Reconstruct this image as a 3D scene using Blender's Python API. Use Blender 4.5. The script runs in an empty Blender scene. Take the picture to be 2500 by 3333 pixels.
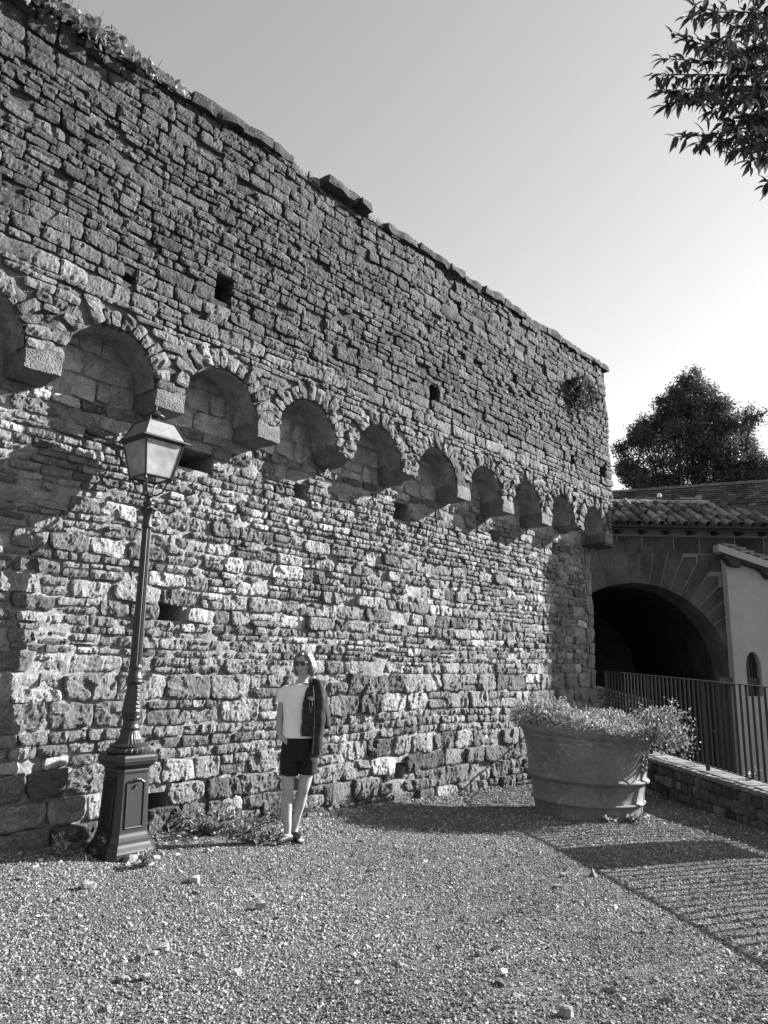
import bpy, math, random
import numpy as np
from mathutils import Vector, Matrix

random.seed(7)
RNG = np.random.default_rng(11)
SC = bpy.context.scene
COL = SC.collection
R_ = math.radians

# ------------------------------------------------------------------ camera, sky, sun, exposure
F_PX, IW, IH = 2420.0, 2500.0, 3333.0
PITCH, ROLL = math.atan(497.0 / 2420.0), 0.016
CAM = np.array([0.0, 0.0, 1.6])
fw = np.array([0, math.cos(PITCH), math.sin(PITCH)])
rt0 = np.array([1.0, 0, 0]); up0 = np.cross(rt0, fw)
rt = rt0 * math.cos(ROLL) + up0 * math.sin(ROLL)
up = -rt0 * math.sin(ROLL) + up0 * math.cos(ROLL)
cam_d = bpy.data.cameras.new('camera'); cam = bpy.data.objects.new('camera', cam_d); COL.objects.link(cam)
cam_d.sensor_fit = 'VERTICAL'; cam_d.sensor_height = 36.0; cam_d.lens = F_PX / IH * 36.0
cam_d.clip_start = 0.1; cam_d.clip_end = 1500
M = Matrix(((rt[0], up[0], -fw[0], CAM[0]), (rt[1], up[1], -fw[1], CAM[1]), (rt[2], up[2], -fw[2], CAM[2]), (0, 0, 0, 1)))
cam.matrix_world = M
SC.camera = cam

SUN_AZ, SUN_EL = 67.5, 24.5        # azimuth clockwise from +Y
world = bpy.data.worlds.new('World'); SC.world = world; world.use_nodes = True
nt = world.node_tree; nt.nodes.clear()
sky = nt.nodes.new('ShaderNodeTexSky'); sky.sky_type = 'NISHITA'; sky.sun_disc = False
sky.sun_elevation = R_(SUN_EL); sky.sun_rotation = R_(SUN_AZ)
sky.air_density = 1.0; sky.dust_density = 0.6; sky.ozone_density = 1.0
bw = nt.nodes.new('ShaderNodeSeparateColor')   # a blue-sensitive black and white conversion
bg = nt.nodes.new('ShaderNodeBackground'); bg.inputs['Strength'].default_value = 0.05
wo = nt.nodes.new('ShaderNodeOutputWorld')
nt.links.new(sky.outputs[0], bw.inputs[0]); nt.links.new(bw.outputs[2], bg.inputs['Color']); nt.links.new(bg.outputs[0], wo.inputs[0])
sd = bpy.data.lights.new('sun', 'SUN'); sd.energy = 5.0; sd.angle = R_(0.35); sd.color = (1, 1, 1)
sun = bpy.data.objects.new('sun', sd); COL.objects.link(sun)
sv = Vector((math.sin(R_(SUN_AZ)) * math.cos(R_(SUN_EL)), math.cos(R_(SUN_AZ)) * math.cos(R_(SUN_EL)), math.sin(R_(SUN_EL))))
sun.rotation_euler = sv.to_track_quat('Z', 'Y').to_euler(); sun.location = sv * 60
SC.view_settings.view_transform = 'Standard'; SC.view_settings.look = 'None'
SC.view_settings.exposure = 1.9; SC.view_settings.gamma = 1.0
SC.view_settings.use_curve_mapping = False
SC.render.engine = 'CYCLES'
SC.cycles.max_bounces = 6

# ------------------------------------------------------------------ helpers
def ray(x, y):
    d = fw + rt * (x - IW / 2) / F_PX - up * (y - IH / 2) / F_PX
    return d
def at(x, y, Y):
    """a point measured in the photograph, at the distance Y"""
    d = ray(x, y); return CAM + d * (Y / d[1])
def px_of(P):
    d = np.asarray(P, float) - CAM; z = d @ fw
    return np.stack([IW / 2 + F_PX * (d @ rt) / z, IH / 2 - F_PX * (d @ up) / z, z], -1)

def _h(ix, iy, iz, s=0):
    n = (ix.astype(np.int64) * 374761393 + iy.astype(np.int64) * 668265263 + iz.astype(np.int64) * 2147483647 + s * 974634777) & 0xFFFFFFFF
    n = ((n ^ (n >> 13)) * 1274126177) & 0xFFFFFFFF
    n = n ^ (n >> 16)
    return (n & 0xFFFFFF) / float(0xFFFFFF)
def vnoise(P, s=0):
    P = np.asarray(P, float); i = np.floor(P); f = P - i; f = f * f * (3 - 2 * f); i = i.astype(np.int64)
    x, y, z = i[..., 0], i[..., 1], i[..., 2]; fx, fy, fz = f[..., 0], f[..., 1], f[..., 2]
    def c(a, b, d): return _h(x + a, y + b, z + d, s)
    x00 = c(0, 0, 0) * (1 - fx) + c(1, 0, 0) * fx; x10 = c(0, 1, 0) * (1 - fx) + c(1, 1, 0) * fx
    x01 = c(0, 0, 1) * (1 - fx) + c(1, 0, 1) * fx; x11 = c(0, 1, 1) * (1 - fx) + c(1, 1, 1) * fx
    return ((x00 * (1 - fy) + x10 * fy) * (1 - fz) + (x01 * (1 - fy) + x11 * fy) * fz) * 2 - 1
def fbm(P, o=3, s=0):
    P = np.asarray(P, float); a = 1.0; r = 0; t = 0
    for k in range(o):
        r = r + a * vnoise(P * (2 ** k) + 17.3 * k, s + k); t += a; a *= 0.5
    return r / t
def v3(a, b, c): return np.stack(np.broadcast_arrays(a, b, c), -1).astype(float)

def tag(o, label=None, cat=None, group=None, kind=None):
    if label: o['label'] = label
    if cat: o['category'] = cat
    if group: o['group'] = group
    if kind: o['kind'] = kind
    return o
def mesh(name, V, Q=None, T=None, m=None, tone=None, smooth=False):
    V = np.asarray(V, np.float32).reshape(-1, 3)
    loops = []; starts = []; tot = []
    n = 0
    if Q is not None and len(Q):
        Q = np.asarray(Q, np.int32).reshape(-1, 4); loops.append(Q.ravel()); starts.append(np.arange(len(Q)) * 4); n = len(Q) * 4
    if T is not None and len(T):
        T = np.asarray(T, np.int32).reshape(-1, 3); loops.append(T.ravel()); starts.append(n + np.arange(len(T)) * 3)
    L = np.concatenate(loops).astype(np.int32); S = np.concatenate(starts).astype(np.int32)
    me = bpy.data.meshes.new(name)
    me.vertices.add(len(V)); me.vertices.foreach_set('co', V.ravel())
    me.loops.add(len(L)); me.loops.foreach_set('vertex_index', L)
    me.polygons.add(len(S)); me.polygons.foreach_set('loop_start', S)
    me.update(calc_edges=True)
    me.polygons.foreach_set('use_smooth', np.full(len(S), bool(smooth)))
    if tone is not None:
        at_ = me.attributes.new('tone', 'FLOAT', 'POINT')
        at_.data.foreach_set('value', np.broadcast_to(np.asarray(tone, np.float32), (len(V),)).copy())
    if m: me.materials.append(m)
    return me
def link(name, me, parent=None, loc=None):
    o = bpy.data.objects.new(name, me); COL.objects.link(o)
    if parent: o.parent = parent
    if loc is not None: o.location = loc
    return o
def obj(name, V, Q=None, T=None, m=None, parent=None, tone=None, smooth=False):
    return link(name, mesh(name, V, Q, T, m, tone, smooth), parent)
def empty(name, loc, label, cat, group=None, rz=0.0):
    o = bpy.data.objects.new(name, None); COL.objects.link(o); o.location = loc; o.rotation_euler = (0, 0, rz)
    o.empty_display_size = 0.2
    return tag(o, label, cat, group)
class Acc:
    """collects pieces that become one mesh"""
    def __init__(s): s.V = []; s.Q = []; s.T = []; s.t = []; s.n = 0
    def add(s, V, Q=None, T=None, tone=0.5):
        V = np.asarray(V, float).reshape(-1, 3)
        if Q is not None and len(Q): s.Q.append(np.asarray(Q).reshape(-1, 4) + s.n)
        if T is not None and len(T): s.T.append(np.asarray(T).reshape(-1, 3) + s.n)
        s.V.append(V); s.t.append(np.broadcast_to(np.asarray(tone, float), (len(V),))); s.n += len(V)
    def build(s, name, m, parent=None, smooth=False, off=None):
        V = np.concatenate(s.V)
        if off is not None: V = V - np.asarray(off)
        return obj(name, V, np.concatenate(s.Q) if s.Q else None, np.concatenate(s.T) if s.T else None, m, parent, np.concatenate(s.t), smooth)
_gc = {}
def gridq(nx, ny, wrap=False):
    k = (nx, ny, wrap)
    if k not in _gc:
        i = np.arange(ny - 1)[:, None]; j = np.arange(nx if wrap else nx - 1)[None, :]; j2 = (j + 1) % nx
        _gc[k] = np.stack([i * nx + j, i * nx + j2, (i + 1) * nx + j2, (i + 1) * nx + j], -1).reshape(-1, 4)
    return _gc[k]
_bt = {}
def box_t(nx, ny, nz):
    """cube in [-1,1]^3 cut into nx,ny,nz cells, shared vertices"""
    k = (nx, ny, nz)
    if k in _bt: return _bt[k]
    idx = {}; V = []; Q = []
    def vi(a, b, c):
        if (a, b, c) not in idx: idx[(a, b, c)] = len(V); V.append((a / nx * 2 - 1, b / ny * 2 - 1, c / nz * 2 - 1))
        return idx[(a, b, c)]
    for a in range(nx):
        for b in range(ny):
            Q.append([vi(a, b, 0), vi(a, b + 1, 0), vi(a + 1, b + 1, 0), vi(a + 1, b, 0)])
            Q.append([vi(a, b, nz), vi(a + 1, b, nz), vi(a + 1, b + 1, nz), vi(a, b + 1, nz)])
    for a in range(nx):
        for c in range(nz):
            Q.append([vi(a, 0, c), vi(a + 1, 0, c), vi(a + 1, 0, c + 1), vi(a, 0, c + 1)])
            Q.append([vi(a, ny, c), vi(a, ny, c + 1), vi(a + 1, ny, c + 1), vi(a + 1, ny, c)])
    for b in range(ny):
        for c in range(nz):
            Q.append([vi(0, b, c), vi(0, b, c + 1), vi(0, b + 1, c + 1), vi(0, b + 1, c)])
            Q.append([vi(nx, b, c), vi(nx, b + 1, c), vi(nx, b + 1, c + 1), vi(nx, b, c + 1)])
    _bt[k] = (np.array(V), np.array(Q)); return _bt[k]
def rock(c, h, div=(3, 3, 3), amp=0.01, rnd=0.25, freq=8.0, seed=0):
    """a rounded, knocked block: centre c, half sizes h"""
    V, Q = box_t(*div); h = np.asarray(h, float)
    L = np.linalg.norm(V, axis=1, keepdims=True); S = V / np.maximum(L, 1e-6)
    W = (V * (1 - rnd) + S * 1.15 * rnd) * h + np.asarray(c)
    N = np.stack([fbm(W * freq + 31.7 * k + seed * 5.1, 2, seed + k) for k in range(3)], -1)
    return W + N * amp, Q
def boxv(c, h, rz=0.0):
    V, Q = box_t(1, 1, 1); W = V * np.asarray(h)
    if rz:
        ca, sa = math.cos(rz), math.sin(rz); W = np.stack([W[:, 0] * ca - W[:, 1] * sa, W[:, 0] * sa + W[:, 1] * ca, W[:, 2]], -1)
    return W + np.asarray(c), Q
def tube(P, r, n=8, cap=True):
    P = np.asarray(P, float); r = np.broadcast_to(np.asarray(r, float), (len(P),))
    t = np.gradient(P, axis=0); t /= np.maximum(np.linalg.norm(t, axis=1, keepdims=True), 1e-9)
    ref = np.array([0, 0, 1.0]) if abs(t[0][2]) < 0.9 else np.array([1.0, 0, 0])
    V = []
    u = np.cross(t[0], ref); u /= np.linalg.norm(u)
    for k in range(len(P)):
        u = u - t[k] * (u @ t[k]); u /= np.linalg.norm(u); w = np.cross(t[k], u)
        a = np.arange(n) / n * 2 * math.pi
        V.append(P[k] + r[k] * (np.cos(a)[:, None] * u + np.sin(a)[:, None] * w))
    V = np.concatenate(V); Q = gridq(n, len(P), True).copy(); T = []
    if cap:
        V = np.concatenate([V, P[:1], P[-1:]]); a, b = len(V) - 2, len(V) - 1; m = (len(P) - 1) * n
        for j in range(n):
            T.append([a, (j + 1) % n, j]); T.append([b, m + j, m + (j + 1) % n])
    return V, Q[:, ::-1], np.array(T).reshape(-1, 3)
def lathe(prof, n=32, c=(0, 0, 0), rfun=None):
    prof = np.asarray(prof, float); a = np.arange(n) / n * 2 * math.pi
    V = []
    for r, z in prof:
        rr = np.full(n, r) if rfun is None else rfun(a, r, z)
        V.append(np.stack([rr * np.cos(a), rr * np.sin(a), np.full(n, z)], -1))
    return np.concatenate(V) + np.asarray(c), gridq(n, len(prof), True)
def loft_poly(rings):
    """closed rings with equal vertex counts stacked up, capped with fans"""
    n = len(rings[0]); V = np.concatenate([np.asarray(r, float) for r in rings]); Q = gridq(n, len(rings), True)
    cb, ct = np.mean(rings[0], 0), np.mean(rings[-1], 0); V = np.concatenate([V, [cb], [ct]]); a, b = len(V) - 2, len(V) - 1; m = (len(rings) - 1) * n
    T = [[a, (j + 1) % n, j] for j in range(n)] + [[b, m + j, m + (j + 1) % n] for j in range(n)]
    return V, Q, np.array(T)
def extrude_poly(P, y0, y1):
    """polygon in x,z (counter-clockwise) extruded from y0 (front) to y1"""
    P = np.asarray(P, float); n = len(P)
    A = np.stack([P[:, 0], np.full(n, y0), P[:, 1]], -1); B = np.stack([P[:, 0], np.full(n, y1), P[:, 1]], -1)
    return loft_poly([B, A])

# ------------------------------------------------------------------ materials (everything in the photograph is grey)
def nodes(m): m.use_nodes = True; return m.node_tree, m.node_tree.nodes, m.node_tree.links, m.node_tree.nodes['Principled BSDF']
def mat(name, base=0.3, rough=0.8, tone=False, var=0.3, vscale=6.0, bump=0.4, bscale=60.0, metallic=0.0, spec=0.3, flecks=0.0, fscale=70.0, fine=0.25, pits=0.0, pscale=60.0, dist=0.01, coat=0.0, trans=0.0):
    m = bpy.data.materials.new(name); t, N, L, b = nodes(m)
    b.inputs['Roughness'].default_value = rough; b.inputs['Metallic'].default_value = metallic
    b.inputs['Specular IOR Level'].default_value = spec
    if coat: b.inputs['Coat Weight'].default_value = coat
    geo = N.new('ShaderNodeNewGeometry')
    def noise(sc, det=5, ro=0.6):
        n = N.new('ShaderNodeTexNoise'); n.inputs['Scale'].default_value = sc; n.inputs['Detail'].default_value = det; n.inputs['Roughness'].default_value = ro
        L.new(geo.outputs['Position'], n.inputs['Vector']); return n.outputs['Fac']
    def math_(op, a, b_=None, c=None):
        n = N.new('ShaderNodeMath'); n.operation = op
        for k, v in enumerate((a, b_, c)):
            if v is None: continue
            if isinstance(v, (int, float)): n.inputs[k].default_value = v
            else: L.new(v, n.inputs[k])
        return n.outputs[0]
    def maprange(v, a, b_, c, d):
        n = N.new('ShaderNodeMapRange'); L.new(v, n.inputs[0])
        for k, q in enumerate((a, b_, c, d)): n.inputs[k + 1].default_value = q
        return n.outputs[0]
    col = None
    if tone:
        a = N.new('ShaderNodeAttribute'); a.attribute_name = 'tone'; col = math_('MULTIPLY', a.outputs['Fac'], base)
    f1 = maprange(noise(vscale), 0.3, 0.7, 1 - var, 1 + var)
    f2 = maprange(noise(vscale * 7, 6, 0.7), 0.3, 0.7, 1 - fine, 1 + fine)
    f = math_('MULTIPLY', f1, f2)
    col = math_('MULTIPLY', f, col if col is not None else base)
    if flecks:
        fl = maprange(noise(fscale, 3, 0.6), 0.58, 0.66, 0.0, flecks)
        pat = maprange(noise(2.2, 3, 0.5), 0.42, 0.6, 0.0, 1.0)
        col = math_('ADD', col, math_('MULTIPLY', fl, pat))
    cc = N.new('ShaderNodeCombineColor'); [L.new(col, cc.inputs[k]) for k in range(3)]
    L.new(cc.outputs[0], b.inputs['Base Color'])
    if bump:
        h = noise(bscale, 8, 0.7)
        if pits:
            vo = N.new('ShaderNodeTexVoronoi'); vo.inputs['Scale'].default_value = pscale; L.new(geo.outputs['Position'], vo.inputs['Vector'])
            h = math_('ADD', h, math_('MULTIPLY', maprange(vo.outputs['Distance'], 0.0, 0.45, 0.0, 1.0), pits))
        bn = N.new('ShaderNodeBump'); bn.inputs['Strength'].default_value = bump; bn.inputs['Distance'].default_value = dist
        L.new(h, bn.inputs['Height']); L.new(bn.outputs[0], b.inputs['Normal'])
    if trans:
        tr = N.new('ShaderNodeBsdfTranslucent'); L.new(cc.outputs[0], tr.inputs[0]); mx = N.new('ShaderNodeMixShader'); mx.inputs[0].default_value = trans
        L.new(b.outputs[0], mx.inputs[1]); L.new(tr.outputs[0], mx.inputs[2]); L.new(mx.outputs[0], N['Material Output'].inputs[0])
    return m
MT = dict(
    stone=mat('rubble stone', 0.66, 0.92, tone=True, var=0.3, vscale=9, bump=1.0, bscale=30, dist=0.035, flecks=0.2, fscale=60, fine=0.45),
    mortar=mat('lime mortar', 0.62, 0.95, tone=True, var=0.2, vscale=4, bump=1.0, bscale=34, dist=0.035, fine=0.35),
    plaster=mat('niche plaster', 1.0, 0.9, tone=True, var=0.35, vscale=6, bump=1.0, bscale=12, dist=0.04, fine=0.35),
    corbel=mat('pecked corbel stone', 0.14, 0.9, var=0.15, bump=1.0, bscale=50, dist=0.02, pits=1.2, pscale=48),
    gravel=mat('gravel stone', 1.0, 0.85, tone=True, var=0.25, vscale=40, bump=0.3, bscale=200, dist=0.003),
    ground=mat('gravel bed', 0.1, 0.95, var=0.2, vscale=3, bump=1.0, bscale=70, dist=0.02, fine=0.5, pits=0.8, pscale=75),
    dirt=mat('dirt', 0.12, 0.95, var=0.3, vscale=1, bump=0.6, bscale=12),
    iron=mat('painted cast iron', 0.018, 0.42, var=0.2, vscale=8, bump=0.12, bscale=90, dist=0.003, spec=0.5),
    ironlight=mat('weathered sheet metal', 0.16, 0.5, var=0.25, vscale=14, bump=0.2, bscale=60, dist=0.003, spec=0.5),
    rail=mat('railing iron', 0.015, 0.5, var=0.2, bump=0.1, bscale=90, spec=0.4),
    terracotta=mat('weathered terracotta', 0.15, 0.8, var=0.28, vscale=2.6, bump=0.6, bscale=30, dist=0.01, flecks=0.12, fscale=16, fine=0.2),
    tile=mat('roof tile', 0.75, 0.85, tone=True, var=0.35, vscale=4, bump=0.5, bscale=30, flecks=0.1, fscale=20),
    ashlar=mat('dressed stone', 0.62, 0.9, tone=True, var=0.4, vscale=1.6, bump=0.8, bscale=14, dist=0.03, fine=0.3),
    joint=mat('pale joint mortar', 0.17, 0.95, var=0.15, bump=0.3, bscale=30),
    white=mat('white render wall', 0.3, 0.9, var=0.12, vscale=0.9, bump=0.35, bscale=25, fine=0.07),
    wood=mat('dark roof timber', 0.03, 0.8, var=0.2),
    dark=mat('dark pane', 0.015, 0.25, var=0.1, bump=0.0, spec=0.5),
    brick=mat('rampart brick', 0.7, 0.95, tone=True, var=0.3, vscale=2, bump=0.5, bscale=20),
    leaf=mat('leaf', 0.85, 0.5, tone=True, var=0.2, vscale=10, bump=0.0, spec=0.4, trans=0.3),
    twig=mat('twig bark', 0.08, 0.9, var=0.3, vscale=20, bump=0.5, bscale=60),
    skin=mat('skin', 0.3, 0.5, var=0.05, vscale=8, bump=0.1, bscale=120, dist=0.002, fine=0.05),
    shirt=mat('white cotton', 0.72, 0.9, var=0.02, vscale=8, bump=0.3, bscale=14, dist=0.01, fine=0.02),
    shorts=mat('black cotton', 0.012, 0.9, var=0.2, bump=0.3, bscale=25),
    denim=mat('dark denim', 0.03, 0.85, var=0.5, vscale=14, bump=0.6, bscale=45, dist=0.012, fine=0.5, spec=0.15),
    denimlight=mat('worn denim seam', 0.22, 0.85, var=0.4, vscale=30, bump=0.5, bscale=80),
    metalbtn=mat('bright metal button', 0.7, 0.3, metallic=0.8, bump=0.0),
    leather=mat('black leather', 0.02, 0.3, var=0.2, bump=0.2, bscale=60, spec=0.6),
    lips=mat('lips', 0.16, 0.4, var=0.05, bump=0.0), teeth=mat('teeth', 0.8, 0.3, var=0.02, bump=0.0),
    paleplate=mat('pale plastic', 0.7, 0.5, var=0.05, bump=0.0),
)
def hair_mat():
    m = bpy.data.materials.new('ash blond hair'); t, N, L, b = nodes(m); b.inputs['Roughness'].default_value = 0.45
    geo = N.new('ShaderNodeNewGeometry'); mp = N.new('ShaderNodeMapping'); mp.inputs['Scale'].default_value = (140, 140, 9)
    n = N.new('ShaderNodeTexNoise'); n.inputs['Scale'].default_value = 1.0; n.inputs['Detail'].default_value = 4
    L.new(geo.outputs['Position'], mp.inputs[0]); L.new(mp.outputs[0], n.inputs['Vector'])
    mr = N.new('ShaderNodeMapRange'); L.new(n.outputs['Fac'], mr.inputs[0]); mr.inputs[1].default_value = 0.3; mr.inputs[2].default_value = 0.7; mr.inputs[3].default_value = 0.05; mr.inputs[4].default_value = 0.17
    L.new(mr.outputs[0], b.inputs['Base Color']); bn = N.new('ShaderNodeBump'); bn.inputs['Strength'].default_value = 0.7; bn.inputs['Distance'].default_value = 0.006
    L.new(n.outputs['Fac'], bn.inputs['Height']); L.new(bn.outputs[0], b.inputs['Normal']); return m
MT['hair'] = hair_mat()
def glass_mat():
    m = bpy.data.materials.new('frosted lantern glass'); t, N, L, b = nodes(m)
    b.inputs['Base Color'].default_value = (0.72, 0.72, 0.72, 1); b.inputs['Roughness'].default_value = 0.35
    geo = N.new('ShaderNodeNewGeometry'); n = N.new('ShaderNodeTexNoise'); n.inputs['Scale'].default_value = 9; n.inputs['Detail'].default_value = 6; L.new(geo.outputs['Position'], n.inputs['Vector'])
    mr = N.new('ShaderNodeMapRange'); L.new(n.outputs['Fac'], mr.inputs[0]); mr.inputs[1].default_value = 0.3; mr.inputs[2].default_value = 0.7; mr.inputs[3].default_value = 0.35; mr.inputs[4].default_value = 0.62
    L.new(mr.outputs[0], b.inputs['Base Color'])
    tr = N.new('ShaderNodeBsdfTranslucent'); L.new(mr.outputs[0], tr.inputs[0]); mx = N.new('ShaderNodeMixShader'); mx.inputs[0].default_value = 0.55
    L.new(b.outputs[0], mx.inputs[1]); L.new(tr.outputs[0], mx.inputs[2]); L.new(mx.outputs[0], N['Material Output'].inputs[0]); return m
MT['glass'] = glass_mat()

# ------------------------------------------------------------------ frames of reference
WAZ = math.atan2(0.65617, 0.75462)                        # azimuth of the big wall
wd = np.array([math.sin(WAZ), math.cos(WAZ), 0.0]); wn = np.array([wd[1], -wd[0], 0.0])
WB = np.array([-0.7885, 8.6424, 0.0])                     # origin on the foot of the wall
WROT = math.pi / 2 - WAZ                                  # local x runs along the wall, local -y faces the court
def W2(u, n, z): return WB + np.multiply.outer(np.asarray(u, float), wd) + np.multiply.outer(np.asarray(n, float), wn) + np.multiply.outer(np.asarray(z, float), [0, 0, 1.0])
def ground_z(X, Y, micro=True):
    X = np.asarray(X, float); Y = np.asarray(Y, float)
    u = (X - WB[0]) * wd[0] + (Y - WB[1]) * wd[1]; n = (X - WB[0]) * wn[0] + (Y - WB[1]) * wn[1]
    uc = np.clip(u, -3.0, 9.0); z = -0.04 * (uc + 1.1)
    z = z + 0.05 * np.exp(-np.clip(n, 0, 9) / 0.35)
    z = z + 0.015 * fbm(v3(X * 0.9, Y * 0.9, 0.3), 2, 5)
    sm = lambda t: np.clip(t, 0, 1) ** 2 * (3 - 2 * np.clip(t, 0, 1))
    z = z + 0.02 * sm((X - 1.5) / 1.3) * (1 - sm((X - 3.1) / 1.0)) * (1 - sm((Y - 8.2) / 1.5))   # gravel heaped up before the low wall
    return z
RP1 = np.array([3.93, 14.1]); RP2 = np.array([4.48, 8.68]); rd = (RP2 - RP1) / np.linalg.norm(RP2 - RP1); rnm = np.array([rd[1], -rd[0]])  # rnm points to the court (-x)
if rnm[0] > 0: rnm = -rnm

# ------------------------------------------------------------------ the ground
def build_ground():
    g = 300.0
    lo = obj('ground', [(-g, -g, -3.3), (g, -g, -3.3), (g, g, -3.3), (-g, g, -3.3)], [[0, 1, 2, 3]], None, MT['dirt']); tag(lo, kind='structure')
    xs = np.arange(-9, 7.01, 0.07); ys = np.arange(-9, 16.5, 0.07); X, Y = np.meshgrid(xs, ys)
    Z = ground_z(X, Y) + 0.006 * fbm(v3(X * 9, Y * 9, 1.0), 2, 9)
    V = np.stack([X, Y, Z], -1).reshape(-1, 3); Q = gridq(len(xs), len(ys))
    c = V[Q].mean(1)
    n = (c[:, 0] - WB[0]) * wn[0] + (c[:, 1] - WB[1]) * wn[1]
    s = (c[:, 0] - RP1[0]) * rnm[0] + (c[:, 1] - RP1[1]) * rnm[1]
    Q = Q[(n > -0.35) & (s > -0.1)]
    used = np.unique(Q); re = np.full(len(V), -1); re[used] = np.arange(len(used))
    o = obj('gravel_terrace', V[used], re[Q], None, MT['ground']); tag(o, kind='structure')
build_ground()

def gravel_nodes(name, mname, seed, sub, npt):
    ng = bpy.data.node_groups.new(name, 'GeometryNodeTree')
    ng.interface.new_socket('Geometry', in_out='INPUT', socket_type='NodeSocketGeometry'); ng.interface.new_socket('Geometry', in_out='OUTPUT', socket_type='NodeSocketGeometry')
    N, L = ng.nodes, ng.links; gi = N.new('NodeGroupInput'); go = N.new('NodeGroupOutput')
    join = N.new('GeometryNodeJoinGeometry')
    for k in range(5):
        ico = N.new('GeometryNodeMeshIcoSphere'); ico.inputs['Radius'].default_value = 1.0; ico.inputs['Subdivisions'].default_value = sub
        pos = N.new('GeometryNodeInputPosition'); nz = N.new('ShaderNodeTexNoise'); nz.noise_dimensions = '4D'; nz.inputs['Scale'].default_value = 0.9; nz.inputs['W'].default_value = k * 3.7 + seed; nz.inputs['Detail'].default_value = 1
        L.new(pos.outputs[0], nz.inputs['Vector'])
        sub_ = N.new('ShaderNodeVectorMath'); sub_.operation = 'SUBTRACT'; sub_.inputs[1].default_value = (0.5, 0.5, 0.5); L.new(nz.outputs['Color'], sub_.inputs[0])
        sc = N.new('ShaderNodeVectorMath'); sc.operation = 'SCALE'; sc.inputs['Scale'].default_value = 2.6; L.new(sub_.outputs[0], sc.inputs[0])
        sp = N.new('GeometryNodeSetPosition'); L.new(ico.outputs['Mesh'], sp.inputs['Geometry']); L.new(sc.outputs[0], sp.inputs['Offset'])
        sm = N.new('GeometryNodeSetMaterial'); sm.inputs['Material'].default_value = MT[mname]; L.new(sp.outputs[0], sm.inputs['Geometry'])
        g2 = N.new('GeometryNodeGeometryToInstance'); L.new(sm.outputs[0], g2.inputs[0]); L.new(g2.outputs[0], join.inputs[0])
    ip = N.new('GeometryNodeInstanceOnPoints'); L.new(gi.outputs[0], ip.inputs['Points']); L.new(join.outputs[0], ip.inputs['Instance']); ip.inputs['Pick Instance'].default_value = True
    def attr(nm, ty):
        a = N.new('GeometryNodeInputNamedAttribute'); a.data_type = ty; a.inputs['Name'].default_value = nm; return a.outputs['Attribute']
    L.new(attr('pick', 'INT'), ip.inputs['Instance Index']); L.new(attr('rot', 'FLOAT_VECTOR'), ip.inputs['Rotation']); L.new(attr('scl', 'FLOAT_VECTOR'), ip.inputs['Scale'])
    L.new(ip.outputs[0], go.inputs[0])
    return ng
def scatter(name, P, scl, tone, seed, label=None, sub=1):
    n = len(P); me = bpy.data.meshes.new(name); me.vertices.add(n); me.vertices.foreach_set('co', np.asarray(P, np.float32).ravel())
    def A(nm, ty, v): a = me.attributes.new(nm, ty, 'POINT'); a.data.foreach_set('vector' if ty == 'FLOAT_VECTOR' else 'value', np.asarray(v).ravel())
    A('pick', 'INT', RNG.integers(0, 5, n).astype(np.int32))
    A('rot', 'FLOAT_VECTOR', np.stack([RNG.normal(0, 0.5, n), RNG.normal(0, 0.5, n), RNG.uniform(0, 6.28, n)], -1).astype(np.float32))
    A('scl', 'FLOAT_VECTOR', scl.astype(np.float32)); A('tone', 'FLOAT', tone.astype(np.float32))
    o = link(name, me); md = o.modifiers.new('scatter', 'NODES'); md.node_group = gravel_nodes(name, 'gravelinst', seed, sub, n)
    return tag(o, kind='stuff')
def inst_mat():
    m = bpy.data.materials.new('gravel pieces'); t, N, L, b = nodes(m); b.inputs['Roughness'].default_value = 0.85; b.inputs['Specular IOR Level'].default_value = 0.3
    a = N.new('ShaderNodeAttribute'); a.attribute_type = 'INSTANCER'; a.attribute_name = 'tone'; L.new(a.outputs['Fac'], b.inputs['Base Color']); return m
MT['gravelinst'] = inst_mat()
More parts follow.
